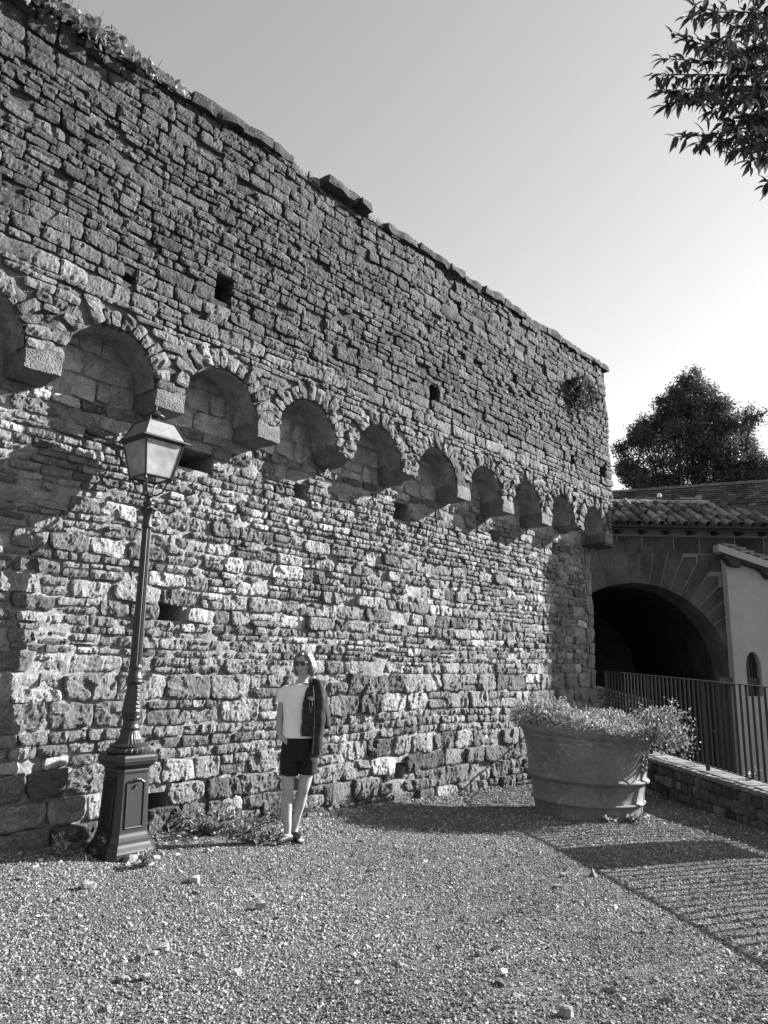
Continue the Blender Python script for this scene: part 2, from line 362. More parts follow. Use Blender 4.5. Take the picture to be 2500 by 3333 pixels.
def build_gravel():
    pts = []
    for y0, y1, dens in ((2.7, 4.6, 8500), (4.6, 6.5, 7000), (6.5, 9.0, 4200), (9.0, 14.6, 1900)):
        xl, xr = -0.56 * y1 - 0.9, 0.56 * y1 + 0.9
        n = int((y1 - y0) * (xr - xl) * dens); X = RNG.uniform(xl, xr, n); Y = RNG.uniform(y0, y1, n)
        k = np.abs(X) < 0.56 * Y + 0.8
        pts.append(np.stack([X[k], Y[k]], -1))
    P = np.concatenate(pts)
    n_ = (P[:, 0] - WB[0]) * wn[0] + (P[:, 1] - WB[1]) * wn[1]; s = (P[:, 0] - RP1[0]) * rnm[0] + (P[:, 1] - RP1[1]) * rnm[1]
    P = P[(n_ > -0.02) & (s > 0.02)]
    n = len(P); Z = ground_z(P[:, 0], P[:, 1]) + RNG.uniform(-0.003, 0.006, n)
    base = np.clip(np.exp(RNG.normal(math.log(0.0045), 0.32, n)), 0.0025, 0.014)
    far = np.clip((P[:, 1] - 6) / 8, 0, 1); base *= 1 + 0.7 * far
    scl = np.stack([base * RNG.uniform(0.9, 1.6, n), base * RNG.uniform(0.7, 1.1, n), base * RNG.uniform(0.4, 0.75, n)], -1)
    tone = np.clip(np.exp(RNG.normal(math.log(0.185), 0.45, n)) * (1 + 0.35 * fbm(v3(P[:, 0] * 1.3, P[:, 1] * 1.3, 2.0), 3, 50)), 0.05, 0.6)
    scatter('gravel', np.column_stack([P, Z]), scl, tone, 1.0)
    # coarser chips, denser by the wall foot
    m = 2600; Y = RNG.uniform(2.8, 12.5, m); X = RNG.uniform(-1, 1, m) * (0.56 * Y + 0.4)
    u = RNG.uniform(-3.4, 7.0, 1500); nn = RNG.exponential(0.22, 1500) + 0.03; E_ = W2(u, nn, 0)
    X = np.concatenate([X, E_[:, 0]]); Y = np.concatenate([Y, E_[:, 1]])
    n_ = (X - WB[0]) * wn[0] + (Y - WB[1]) * wn[1]; s = (X - RP1[0]) * rnm[0] + (Y - RP1[1]) * rnm[1]
    k = (n_ > 0.02) & (s > 0.03); X, Y = X[k], Y[k]; m = len(X)
    b = np.clip(np.exp(RNG.normal(math.log(0.012), 0.35, m)), 0.007, 0.03)
    scl = np.stack([b * RNG.uniform(1, 1.5, m), b * RNG.uniform(0.7, 1.1, m), b * RNG.uniform(0.35, 0.8, m)], -1)
    scatter('stone_chips', np.column_stack([X, Y, ground_z(X, Y) + 0.002]), scl, np.clip(np.exp(RNG.normal(math.log(0.19), 0.4, m)), 0.06, 0.5), 9.0, sub=2)
build_gravel()
# ------------------------------------------------------------------ the fortress wall
UP = 0.40                                                  # the upper wall stands this far proud of the lower
RI = [-3.37 + 1.195 * i for i in range(-2, 10)]            # right edges of the corbels
CW, CZ0, CZ1 = 0.31, 3.90, 4.09
ARCH = [(r + 0.4425, 4.07, 0.4425) for r in RI[:-1]]
U0, ULOW, UUP = -5.6, 7.28, 7.40
TOPX = [-6.0, -3.9, -2.8, -1.0, -0.6, 0.4, 1.2, 3.5, 5.5, 7.5]; TOPZ = [7.10, 7.12, 7.15, 7.26, 7.26, 7.26, 7.24, 7.28, 7.33, 7.42]
def ztop(u): return np.interp(u, TOPX, TOPZ)
HLOW = [(-2.02, 2.01, -1.76, 2.15), (-1.94, 3.52, -1.54, 3.70), (-0.36, 3.50, -0.18, 3.66), (1.42, 3.52, 1.71, 3.74), (3.76, 3.56, 3.98, 3.72), (5.72, 3.58, 6.00, 3.81), (-2.22, 0.24, -1.80, 0.42), (1.51, 0.19, 1.70, 0.37), (5.0, 1.9, 5.12, 2.0)]
HUP = [(-1.90, 5.24, -1.70, 5.48), (1.66, 5.14, 1.84, 5.38), (5.74, 5.14, 5.92, 5.33), (6.92, 5.13, 7.13, 5.36), (3.8, 6.1, 3.92, 6.2), (-2.9, 5.0, -2.78, 5.08)]
wall = empty('fortress_wall', WB, 'tall old rubble stone wall with arched corbel table running into the distance', 'wall', rz=WROT)
def swell(u, z, s=0): return 0.05 * fbm(v3(u * 0.8, z * 0.8, 3.1), 2, 21 + s)
def warp(u, z): return 0.05 * fbm(v3(u * 0.45, z * 1.1, 7.7), 2, 40)

def in_rect(u, z, H, g=0.0):
    r = np.zeros(np.shape(u), bool)
    for a, b, c, d in H: r |= (u > a - g) & (u < c + g) & (z > b - g) & (z < d + g)
    return r
def build_mortar(name, us, zs_fun, nz, n0, H, level, tone_fun, rough=0.02):
    nu = len(us); t = np.linspace(0, 1, nz)
    U = np.repeat(us[None, :], nz, 0); lo, hi = zs_fun(us); Z = lo[None, :] + (hi - lo)[None, :] * t[:, None]
    N = n0 + swell(U, Z) + level + rough * fbm(v3(U * 7, Z * 9, 0.0), 3, 3) + 0.010 * fbm(v3(U * 28, Z * 30, 0.0), 2, 4) + 0.02 * fbm(v3(U * 1.7, Z * 1.7, 4.0), 2, 8)
    h = in_rect(U, Z, H); N = np.where(h, N - 0.65, N)
    V = np.stack([U, -N, Z], -1).reshape(-1, 3)
    obj(name, V, gridq(nu, nz), None, MT['mortar'], wall, tone_fun(U, Z).ravel())
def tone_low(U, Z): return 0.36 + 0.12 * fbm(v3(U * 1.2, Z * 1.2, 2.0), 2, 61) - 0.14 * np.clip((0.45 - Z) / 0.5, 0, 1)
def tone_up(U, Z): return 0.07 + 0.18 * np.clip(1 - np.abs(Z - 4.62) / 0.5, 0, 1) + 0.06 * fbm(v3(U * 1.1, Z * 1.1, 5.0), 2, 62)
ue = np.arange(U0, ULOW + 0.001, 0.03); ue[-1] = ULOW
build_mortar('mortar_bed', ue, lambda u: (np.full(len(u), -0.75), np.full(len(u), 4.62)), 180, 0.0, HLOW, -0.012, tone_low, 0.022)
def arc_z(u):
    z = np.full(len(u), CZ1 - 0.02)
    for c, cz, r in ARCH:
        k = np.abs(u - c) < r; z[k] = cz + np.sqrt(r * r - (u[k] - c) ** 2)
    return z
uu = [U0]
for c, cz, r in ARCH:
    a = np.linspace(math.pi, 0, 27); uu += list(c + r * np.cos(a) * 0.9999); uu += list(np.linspace(c + r + 0.001, c + r + CW - 0.001, 9))
uu = np.array(sorted(x for x in uu if U0 <= x <= UUP)); uu = np.append(uu, UUP)
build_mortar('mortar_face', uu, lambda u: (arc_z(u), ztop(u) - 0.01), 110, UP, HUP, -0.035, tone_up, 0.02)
# body of the wall behind its faces, closed at the top and at the far end
A = Acc()
for (n0, n1, z0, z1, ua, ub) in ((-0.9, -0.82, -1, 4.6, U0, ULOW - 0.03), (-0.9, UP - 0.73, 4.62, 7.0, U0, UUP - 0.03)):
    A.add(*boxv(((ua + ub) / 2, -(n0 + n1) / 2, (z0 + z1) / 2), ((ub - ua) / 2, (n1 - n0) / 2, (z1 - z0) / 2)), tone=0.2)
# top sheet and the two returns at the far corner
ut = np.linspace(U0, UUP, 60)
V = np.concatenate([np.stack([ut, np.full(60, -UP + 0.02), ztop(ut) - 0.02], -1), np.stack([ut, np.full(60, 0.6), ztop(ut) - 0.02], -1)]); A.add(V, gridq(60, 2), tone=0.18)
for (uq, n1, z0, z1) in ((ULOW, -0.02, -0.8, 4.62), (UUP, UP - 0.03, 4.07, 7.40)):
    nn = np.linspace(n1, -0.6, 22); zz = np.linspace(z0, z1, 70); NN, ZZ = np.meshgrid(nn, zz)
    V = np.stack([uq + 0.02 * fbm(v3(NN * 8, ZZ * 8, 1.0), 3, 6), -NN, ZZ], -1).reshape(-1, 3); A.add(V, gridq(22, 70), tone=0.2)
A.build('wall_core', MT['mortar'], wall)

# soffits of the arches
A = Acc()
for c, cz, r in ARCH:
    a = np.linspace(math.pi, 0, 44); nn = np.linspace(UP - 0.03, -0.03, 14); AA, NN = np.meshgrid(a, nn)
    rr = r + 0.035 * fbm(v3(AA * 2.5 + c * 7, NN * 7, 1.0), 4, 7)
    V = np.stack([c + rr * np.cos(AA), -NN, cz + rr * np.sin(AA)], -1).reshape(-1, 3); A.add(V, gridq(44, 14), tone=0.2)
A.build('arch_soffit', MT['plaster'], wall)

# stones: each one a patch with its own broken face
STONES = []     # (size in the picture, V, Q, tone)
def stone(u0, u1, z0, z1, n0, proud, tone, rough=0.012, facet=1.0, res=0.024, mapf=None, corner=0.09, back=0.07, tilt=0.25, wz=True):
    a, b = (u1 - u0) / 2, (z1 - z0) / 2; cu, cz = (u0 + u1) / 2, (z0 + z1) / 2
    nx = int(np.clip(round(2 * a / res), 3, 26)); ny = int(np.clip(round(2 * b / res), 3, 14))
    gx = np.concatenate([[-1], np.linspace(-1, 1, nx), [1]]); gy = np.concatenate([[-1], np.linspace(-1, 1, ny), [1]])
    GX, GY = np.meshgrid(gx, gy); sh = GX.shape
    ring = np.zeros(sh, bool); ring[0] = ring[-1] = True; ring[:, 0] = ring[:, -1] = True
    edge = np.zeros(sh, bool); edge[1, 1:-1] = edge[-2, 1:-1] = True; edge[1:-1, 1] = edge[1:-1, -2] = True
    f = 1 - corner * (GX * GX * GY * GY)
    k1, k2, k3, k4 = RNG.uniform(-1, 1, 4)
    X = GX * a * f * (1 + 0.07 * k1 * GY) + k3 * 0.14 * b * GY; Y = GY * b * f * (1 + 0.14 * k2 * GX) + k4 * 0.04 * a * GX
    P = v3(cu + X, cz + Y, RNG.uniform(0, 50))
    j = np.minimum(0.016, 0.10 * b + 0.004)
    X = X + j * fbm(P * 13, 2, 70); Y = Y + j * fbm(P * 13, 2, 75)
    h = np.full(sh, 9.0)
    for q in range(3):
        ax, ay = RNG.uniform(-tilt, tilt, 2) * (1.0 if q else 0.3); h = np.minimum(h, RNG.uniform(0, 0.02) * facet + ax * facet * (X - RNG.uniform(-a, a) * 0.7) + ay * facet * (Y - RNG.uniform(-b, b) * 0.7))
    kk = int(RNG.integers(3, 7)); sx, sy = RNG.uniform(-a, a, kk), RNG.uniform(-b, b, kk); D2 = (X[..., None] - sx) ** 2 + ((Y[..., None] - sy) * 0.8) ** 2 + 0.0006 * vnoise(P[..., None, :] * 25 + np.arange(kk)[:, None] * 9.1, 33); wi = D2.argmin(-1)
    pc0, pax, pay = RNG.uniform(-0.009, 0.010, kk), RNG.uniform(-0.24, 0.24, kk), RNG.uniform(-0.2, 0.2, kk)
    h = 0.12 * h + facet * (pc0[wi] + pax[wi] * (X - sx[wi]) + pay[wi] * (Y - sy[wi]))
    h = np.clip(h, -0.04, 0.04)
    h = h + rough * (0.9 * fbm(P * np.array([16, 12, 1]), 3, 80) + 1.1 * np.abs(vnoise(P * np.array([52, 34, 1]), 90)))
    n = n0 + proud + h - 0.008 * edge
    U = cu + X; Z = cz + Y
    if mapf is not None: U, Z, base = mapf(U, Z); n = n + base
    else:
        n = n + swell(U, Z)
        if wz: Z = Z + warp(U, Z)
    n = np.where(ring, n0 - back + (0 if mapf is not None else swell(U, Z)), n)
    V = np.stack([U, -n, Z], -1).reshape(-1, 3)
    t = np.clip(tone * (1 + 0.12 * fbm(P * 6, 2, 95)), 0.03, 0.7).ravel()
    pc = px_of(W2(np.array([U.min(), U.max(), U.min(), U.max()]), np.full(4, n0), np.array([Z.min(), Z.min(), Z.max(), Z.max()])))
    size = (pc[:, 0].max() - pc[:, 0].min()) * (pc[:, 1].max() - pc[:, 1].min()) if U.max() > -4.3 else 0
    return size, V, gridq(sh[1], sh[0]), t
def free(u0, u1, cuts, keep=0.05):
    seg = [(u0, u1)]
    for a, b in cuts:
        ns = []
        for s, e in seg:
            if b <= s or a >= e: ns.append((s, e)); continue
            if a > s: ns.append((s, a))
            if b < e: ns.append((b, e))
        seg = ns
    return [(s, e) for s, e in seg if e - s > keep]
def courses(z0, z1, ua, ub, hs, wf, cuts_fn, mk, thin=0.25):
    z = z0
    while z < z1:
        h = hs(z); h = min(h, z1 - z) if z1 - z < h * 1.5 else h
        if h < 0.03: break
        for s, e in free(ua, ub, cuts_fn(z, z + h)):
            u = s
            while u < e - 0.001:
                w = wf(h); w = e - u if e - u < w * 1.5 else w
                if h > 0.11 and RNG.random() < thin:
                    k = RNG.uniform(0.35, 0.65); mk(u, u + w, z, z + h * k)
                    if w > 0.3 and RNG.random() < 0.6: q = RNG.uniform(0.35, 0.65); mk(u, u + w * q, z + h * k, z + h); mk(u + w * q, u + w, z + h * k, z + h)
                    else: mk(u, u + w, z + h * k, z + h)
                else: mk(u, u + w, z, z + h)
                u += w
        z += h
def low_tone(z):
    t = np.exp(RNG.normal(math.log(0.21), 0.34))
    if RNG.random() < 0.05: t = RNG.uniform(0.4, 0.55)
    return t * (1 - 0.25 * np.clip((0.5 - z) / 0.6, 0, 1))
def mk_low(u0, u1, z0, z1):
    g = RNG.uniform(0.006, 0.016); gz = RNG.uniform(0.004, 0.012)
    if z1 - z0 < 0.04: g = gz = 0.004
    if z0 > 3.86: STONES.append(stone(u0 + g, u1 - g, z0 + gz, z1 - gz, 0.0, RNG.uniform(-0.014, 0.008), RNG.uniform(0.36, 0.5), rough=0.013, facet=0.8, res=0.028)); return
    big = (z1 - z0) > 0.17
    proud = RNG.uniform(-0.002, 0.034) + (0.012 if big else 0)
    if RNG.random() < 0.04: proud -= 0.05
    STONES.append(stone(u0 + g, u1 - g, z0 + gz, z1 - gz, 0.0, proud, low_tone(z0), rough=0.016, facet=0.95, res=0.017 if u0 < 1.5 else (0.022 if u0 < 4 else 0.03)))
def hs_low(z):
    r = RNG.random()
    if z < 1.3: return RNG.uniform(0.17, 0.25) if r < 0.6 else RNG.uniform(0.07, 0.13)
    return RNG.uniform(0.11, 0.165) if r < 0.45 else RNG.uniform(0.05, 0.095)
def hole_cuts(H, z0, z1, g=0.0): return [(a - g, c + g) for a, b, c, d in H if min(d, z1) - max(b, z0) > 0.25 * (z1 - z0)]
courses(-0.45, 3.9, U0, ULOW - 0.34, hs_low, lambda h: np.clip(RNG.uniform(1.1, 2.9) * h + 0.05, 0.09, 0.5), lambda a, b: hole_cuts(HLOW, a, b), mk_low)
courses(3.9, 4.56, U0, ULOW - 0.3, lambda z: RNG.uniform(0.16, 0.26), lambda h: RNG.uniform(0.18, 0.4), lambda a, b: [(r - CW, r) for r in RI] , mk_low, thin=0.1)
# quoins at the far corner of the lower wall
z = -0.5; k = 0
while z < 4.4:
    h = RNG.uniform(0.22, 0.36); w = 0.34 if k % 2 else 0.22
    STONES.append(stone(ULOW - w + 0.01, ULOW + 0.01, z + 0.006, z + h - 0.006, 0.0, 0.02, RNG.uniform(0.16, 0.26), rough=0.01, facet=0.5, res=0.04, wz=False))
    if k % 2 == 0: STONES.append(stone(ULOW - 0.34, ULOW - w - 0.01, z + 0.006, z + h - 0.006, 0.0, 0.01, RNG.uniform(0.2, 0.3), res=0.04))
    z += h; k += 1
def mk_up(u0, u1, z0, z1):
    g = RNG.uniform(0.004, 0.010); gz = RNG.uniform(0.004, 0.010)
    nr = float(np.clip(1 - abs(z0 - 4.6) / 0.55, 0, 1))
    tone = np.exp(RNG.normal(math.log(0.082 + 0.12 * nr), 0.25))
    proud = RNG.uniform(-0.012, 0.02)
    if RNG.random() < 0.05: proud -= 0.045
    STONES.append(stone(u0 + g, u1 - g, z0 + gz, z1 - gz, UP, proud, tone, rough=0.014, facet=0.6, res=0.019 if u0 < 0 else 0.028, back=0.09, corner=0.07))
def up_cuts(z0, z1):
    zm = (z0 + z1) / 2; cuts = hole_cuts(HUP, z0, z1)
    for c, cz, r in ARCH:
        ro = r + 0.20
        if zm < cz: cuts.append((c - r, c + r))
        elif zm < cz + ro: w = math.sqrt(ro * ro - (zm - cz) ** 2); w = max(w, 0.0); cuts.append((c - w, c + w))
    return cuts
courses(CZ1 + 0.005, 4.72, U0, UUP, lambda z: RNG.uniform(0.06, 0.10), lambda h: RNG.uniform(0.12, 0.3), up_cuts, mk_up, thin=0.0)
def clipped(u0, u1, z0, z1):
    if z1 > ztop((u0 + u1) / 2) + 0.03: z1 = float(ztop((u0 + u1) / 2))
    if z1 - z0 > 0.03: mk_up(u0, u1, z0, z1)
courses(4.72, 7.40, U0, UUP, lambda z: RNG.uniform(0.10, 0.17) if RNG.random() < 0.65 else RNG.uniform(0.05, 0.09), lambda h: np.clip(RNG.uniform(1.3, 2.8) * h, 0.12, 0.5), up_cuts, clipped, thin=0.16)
STONES.sort(key=lambda s: -s[0])
for s in STONES[:300]: obj('stone', s[1], s[2], None, MT['stone'], wall, s[3])
A = Acc()
for s in STONES[300:]: A.add(s[1], s[2], tone=s[3])
tag(A.build('rubble_stones', MT['stone'], wall), kind='stuff')
print('stones', len(STONES))

# voussoirs: a ring of thin stones on edge round each arch
VS = []
for c, cz, r in ARCH:
    n = int(RNG.integers(14, 18)); ed = np.linspace(0.0, math.pi, n + 1) + np.r_[0, RNG.uniform(-0.05, 0.05, n - 1), 0]
    for k in range(n):
        ln = RNG.uniform(0.13, 0.23); rm = r + ln / 2
        def mp(U, Z, a0=ed[k], a1=ed[k + 1], ln=ln, r=r, c=c, cz=cz):
            t = a0 + (a1 - a0) * (U * 0.5 + 0.5); rr = r + 0.004 + ln * (Z * 0.5 + 0.5)
            return c + rr * np.cos(t), cz + rr * np.sin(t), np.zeros_like(U)
        w_ = (ed[k + 1] - ed[k]) * rm
        # unit patch scaled to its real size for the grain, mapped round the arch
        a, b = w_ / 2, ln / 2
        def mp2(U, Z, a=a, b=b, mp=mp):
            return mp(np.clip(U / a, -1.3, 1.3) * 0.86, Z / b, )
        VS.append(stone(-a, a, -b, b, UP, RNG.uniform(-0.02, 0.025), np.exp(RNG.normal(math.log(0.18), 0.3)), rough=0.012, res=0.026, mapf=mp2, back=0.08, corner=0.1))
VS = [v for v in VS]
for s in VS: s_ = obj('voussoir', s[1], s[2], None, MT['stone'], wall, s[3])

# corbels
for i, r in enumerate(RI):
    uc = r - CW / 2; k = i - 2
    if k in (3, 4, 8):       # broken ones: an eroded stump
        V, Q = rock((uc, -(UP - 0.22), 4.02 if k != 8 else 4.07), (CW / 2 - 0.005, 0.225, 0.095 if k != 8 else 0.07), (12, 16, 9), 0.06, 0.35, 6.5, seed=k)
        V[:, 2] += 0.10 * np.clip((-V[:, 1] - 0.15) / 0.3, 0, 1) * (V[:, 2] < 4.0)
        obj('corbel', V, Q, None, MT['stone'], wall, 0.18)
    else:
        V, Q = rock((uc, -(UP - 0.24), (CZ0 + CZ1) / 2), (CW / 2, 0.25, (CZ1 - CZ0) / 2), (14, 16, 10), 0.020, 0.07, 7, seed=k + 3)
        obj('corbel', V, Q, None, MT['corbel'], wall)
V, Q = rock((RI[-1] - 0.2, -0.2, 3.86), (0.24, 0.24, 0.022), (8, 8, 2), 0.008, 0.05, 9, seed=4); tag(obj('corbel_slab', V, Q, None, MT['wood'], wall), 'thin dark slab under the last corbel')

# coping: separate slabs, missing for a stretch in the middle
cuts = [(-0.98, -0.5), (0.32, 0.66)]
u = U0
edges = []
for s, e in free(U0, UUP + 0.10, cuts):
    u = s
    while u < e - 0.01:
        w = RNG.uniform(0.35, 0.75); w = e - u if e - u < w * 1.4 else w; edges.append((u, u + w)); u += w
for j, (a, b) in enumerate(edges):
    m_ = (a + b) / 2; th = 0.055 if a > -1 else 0.06
    ov = 0.06 + RNG.uniform(-0.015, 0.02)
    if -0.5 <= a < 0.3: ov += 0.05
    V, Q = rock((m_, -(UP + ov - 0.34), ztop(m_) + th + RNG.uniform(-0.004, 0.010)), ((b - a) / 2 - 0.004, 0.34, th), (12, 12, 3), 0.045, 0.08, 5, seed=j)
    V[:, 2] += (np.interp(V[:, 0], TOPX, TOPZ) - ztop(m_))
    obj('coping_slab', V, Q, None, MT['stone'], wall, RNG.uniform(0.035, 0.07))
for a, b in ((-0.97, -0.72), (-0.71, -0.51), (0.34, 0.5), (0.51, 0.65)):
    V, Q = rock(((a + b) / 2, -(UP - 0.2), ztop(a) + 0.03), ((b - a) / 2, 0.2, 0.045), (5, 5, 2), 0.02, 0.15, 8, seed=int(a * 100) + 200); obj('loose_stone', V, Q, None, MT['stone'], wall, 0.2)
# a cable down the far corner
A = Acc(); cu = 6.98
zz = np.linspace(0.4, 3.62, 30)
P = np.concatenate([np.stack([cu + 0.006 * np.sin(zz * 3), np.full(30, -0.075), zz], -1), [(cu + 0.03, -0.09, 3.72), (cu + 0.12, -0.1, 3.8), (cu + 0.22, -0.11, 3.84)]])
A.add(*tube(P, 0.008, 6)); o = A.build('cable', MT['joint']); o.location = WB; o.rotation_euler = (0, 0, WROT); tag(o, 'thin pale cable running down the far corner of the stone wall', 'cable')
# ------------------------------------------------------------------ low wall and railing at the terrace edge
def RL(d, s, z):      # d along the railing from the wall corner, s to the court side
    return np.array([RP1[0] + rd[0] * d + rnm[0] * s, RP1[1] + rd[1] * d + rnm[1] * s, z])
def rz_top(d): return 0.36 - 0.016 * d
RROT = math.atan2(rd[1], rd[0])
lw = empty('low_wall', RL(0, 0, 0), 'low rubble stone wall under the iron railing at the terrace edge', 'low wall', rz=RROT)
# local frame: x along, y = left of travel; court side is local y of sign sgn
sgn = 1.0 if (np.cross(np.r_[rd, 0], np.r_[rnm, 0])[2] > 0) else -1.0
LWL = 16.0
def lwz(x): return 0.27 - 0.016 * x
def lgz(x):
    P = np.array([RL(v, 0.0, 0) for v in np.atleast_1d(x)]); return ground_z(P[:, 0], P[:, 1])
A = Acc()
xs = np.arange(-0.5, LWL, 0.05); 
for side, y0 in ((1, 0.0),):
    zt = np.linspace(0, 1, 14); X, Tt = np.meshgrid(xs, zt); Zl = -0.9 + (lwz(X) - 0.01 + 0.9) * Tt
    Y = sgn * (0.0 + 0.015 * fbm(v3(X * 8, Zl * 8, 2.0), 3, 3)); V = np.stack([X, Y, Zl], -1).reshape(-1, 3); A.add(V, gridq(len(xs), 14), tone=0.13)
V, Q = boxv((LWL / 2 - 0.3, -sgn * 0.235, -1.7), (LWL / 2, 0.215, 1.86)); V[:, 2] -= 0.016 * (V[:, 0]) * (V[:, 2] > 0); A.add(V, Q, tone=0.12)
A.build('wall_core', MT['mortar'], lw)
nst = 0
z0s = [0.0, 0.14, 0.28, 0.40]
for row in range(4):
    x = -0.4 + RNG.uniform(0, 0.1)
    while x < 9.5 + 3:
        w = RNG.uniform(0.12, 0.30); hh = RNG.uniform(0.11, 0.17)
        zc = float(lwz(x + w / 2)) - 0.09 - 0.135 * row
        if zc > float(lgz(x + w / 2)[0]) - 0.12:
            V, Q = rock((x + w / 2, 0, zc), (w / 2 - 0.008, 0.05, hh / 2 - 0.004), (6, 3, 5), 0.014, 0.45, 7, seed=nst)
            obj('stone', V, Q, None, MT['stone'], lw, float(np.exp(RNG.normal(math.log(0.12), 0.45)))); nst += 1
        x += w
x = -0.4
while x < 12.5:      # flat capping stones
    w = RNG.uniform(0.14, 0.34); V, Q = rock((x + w / 2, -sgn * 0.21, float(lwz(x + w / 2)) + 0.012), (w / 2 - 0.005, 0.25, 0.028), (6, 8, 2), 0.01, 0.08, 9, seed=nst)
    obj('capping_stone', V, Q, None, MT['stone'], lw, RNG.uniform(0.22, 0.36)); x += w; nst += 1

rail = empty('railing', RL(0, 0, 0.3), 'black iron railing with thin upright bars on the low stone wall', 'railing', rz=RROT)
def rtop(x): return 1.55 - 0.028 * min(x, 5.4) + 0.012 * max(0, x - 5.4) - 0.3
def rbot(x): return 0.385 - 0.019 * x - 0.3
yb = -sgn * 0.20
def bar(name, x0, x1, fz, hw, hh):
    V, Q = box_t(30, 1, 1); V = V * [1, hw, hh]; X = x0 + (x1 - x0) * (V[:, 0] + 1) / 2; V = np.stack([X, V[:, 1] + yb, V[:, 2] + np.array([fz(a) for a in X])], -1); obj(name, V, Q, None, MT['rail'], rail)
REND = 15.0
bar('top_rail', 0.02, REND, rtop, 0.022, 0.006); bar('bottom_rail', 0.02, REND, rbot, 0.018, 0.006)
k = 0; x = 0.1
posts = [0.1 + 1.7 * i for i in range(9)]
for p in posts:
    V, Q = boxv((p, yb, 0), (0.008, 0.026, 1)); V[:, 2] = np.where(V[:, 2] > 0, rtop(p) - 0.005, rbot(p) - 0.12); obj('post', V, Q, None, MT['rail'], rail)
base_bar = None
for i in range(len(posts) - 1):
    for j in range(1, 13):
        x = posts[i] + 1.7 * j / 13
        h = (rtop(x) - rbot(x))
        if base_bar is None:
            V, Q, T = tube([(0, 0, 0), (0, 0, 0.5), (0, 0, 1.0)], 0.017, 6); base_bar = mesh('bar', V, Q, T, MT['rail'])
        o = link('bar', base_bar, rail, (x, yb, rbot(x))); o.scale = (1, 1, h)
# unseen sheet panel added just past the picture edge, to shadow the gravel
V, Q = boxv((5.86, yb + sgn * 0.02, 0.62), (0.42, 0.004, 0.5)); obj('shadow_panel', V, Q, None, MT['rail'], rail)

# ------------------------------------------------------------------ gatehouse with the big arch
GX, GZ, GR, GY = 6.42, 1.42, 2.33, 19.0
gate = empty('gatehouse', (GX, GY, -3.3), 'shaded stone gatehouse with a wide dark round arch and tiled roof', 'gatehouse')
GO = np.array([GX, GY, -3.3])
A = Acc()
GL, GRt, GT = 2.5, 11.6, 5.16
xs = sorted(list(GX + GR * np.cos(np.linspace(math.pi, 0, 49))) + [GL, GRt])
lo = np.array([GZ + math.sqrt(max(GR ** 2 - (x - GX) ** 2, 0)) if abs(x - GX) < GR + 1e-6 else -3.3 for x in xs])
for a in range(len(xs) - 1):
    inside = abs((xs[a] + xs[a + 1]) / 2 - GX) < GR
    l0, l1 = (lo[a], lo[a + 1]) if inside else (-3.3, -3.3)
    A.add([(xs[a], GY, l0), (xs[a + 1], GY, l1), (xs[a + 1], GY, GT), (xs[a], GY, GT)], [[0, 1, 2, 3]])
A.build('facade_wall', MT['joint'], gate, off=GO)
# soffit, then a wider dark passage behind it
A = Acc(); an = np.linspace(math.pi, 0, 41); arc = [(GX - GR, -3.3)] + [(GX + GR * math.cos(t), GZ + GR * math.sin(t)) for t in an] + [(GX + GR, -3.3)]; arc = np.array(arc)
yy = np.linspace(GY - 0.03, GY + 1.0, 5)
V = np.concatenate([np.stack([arc[:, 0] + 0.01 * fbm(v3(arc[:, 0] * 5, arc[:, 1] * 5, y * 5), 2, 3), np.full(len(arc), y), arc[:, 1]], -1) for y in yy]); A.add(V, gridq(len(arc), 5), tone=0.12)
A.build('arch_soffit', MT['ashlar'], gate, off=GO)
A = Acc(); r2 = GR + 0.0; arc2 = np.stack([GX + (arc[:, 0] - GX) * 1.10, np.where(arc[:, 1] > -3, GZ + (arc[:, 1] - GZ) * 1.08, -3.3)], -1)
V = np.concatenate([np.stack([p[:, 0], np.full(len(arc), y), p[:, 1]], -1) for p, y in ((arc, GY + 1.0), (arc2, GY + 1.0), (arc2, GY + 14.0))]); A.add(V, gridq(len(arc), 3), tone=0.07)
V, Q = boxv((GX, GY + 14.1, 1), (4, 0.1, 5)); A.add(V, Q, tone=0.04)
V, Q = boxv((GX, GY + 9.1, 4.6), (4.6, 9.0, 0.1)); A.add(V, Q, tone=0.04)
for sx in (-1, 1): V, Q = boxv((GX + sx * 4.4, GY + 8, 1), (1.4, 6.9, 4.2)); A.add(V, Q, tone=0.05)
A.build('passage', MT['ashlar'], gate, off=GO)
nv = 27; ang = np.linspace(0.0, math.pi, nv + 1)
for k in range(nv):
    a0, a1 = ang[k] + 0.0065, ang[k + 1] - 0.0065
    am = (a0 + a1) / 2; ln = 1.02 if abs(math.cos(am)) < 0.6 else 0.85
    if k == nv // 2: ln = 1.14
    ro = GR + ln + 0.05 * ((k * 7) % 3 - 1)
    P = [(GX + GR * math.cos(a0), GZ + GR * math.sin(a0)), (GX + ro * math.cos(a0), GZ + ro * math.sin(a0))]
    if 0.3 < abs(math.cos(am)) < 0.97:      # stepped extrados
        s_ = 1 if math.cos(am) > 0 else -1
        P += [(GX + ro * (math.cos(a0) if s_ > 0 else math.cos(a1)), GZ + ro * (math.sin(a1) if s_ > 0 else math.sin(a0)))]
    P += [(GX + ro * math.cos(a1), GZ + ro * math.sin(a1)), (GX + GR * math.cos(a1), GZ + GR * math.sin(a1))]
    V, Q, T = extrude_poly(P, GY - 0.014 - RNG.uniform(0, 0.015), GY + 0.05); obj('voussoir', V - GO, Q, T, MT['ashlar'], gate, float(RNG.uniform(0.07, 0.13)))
zc = [-3.3 + 0.46 * i for i in range(19)]
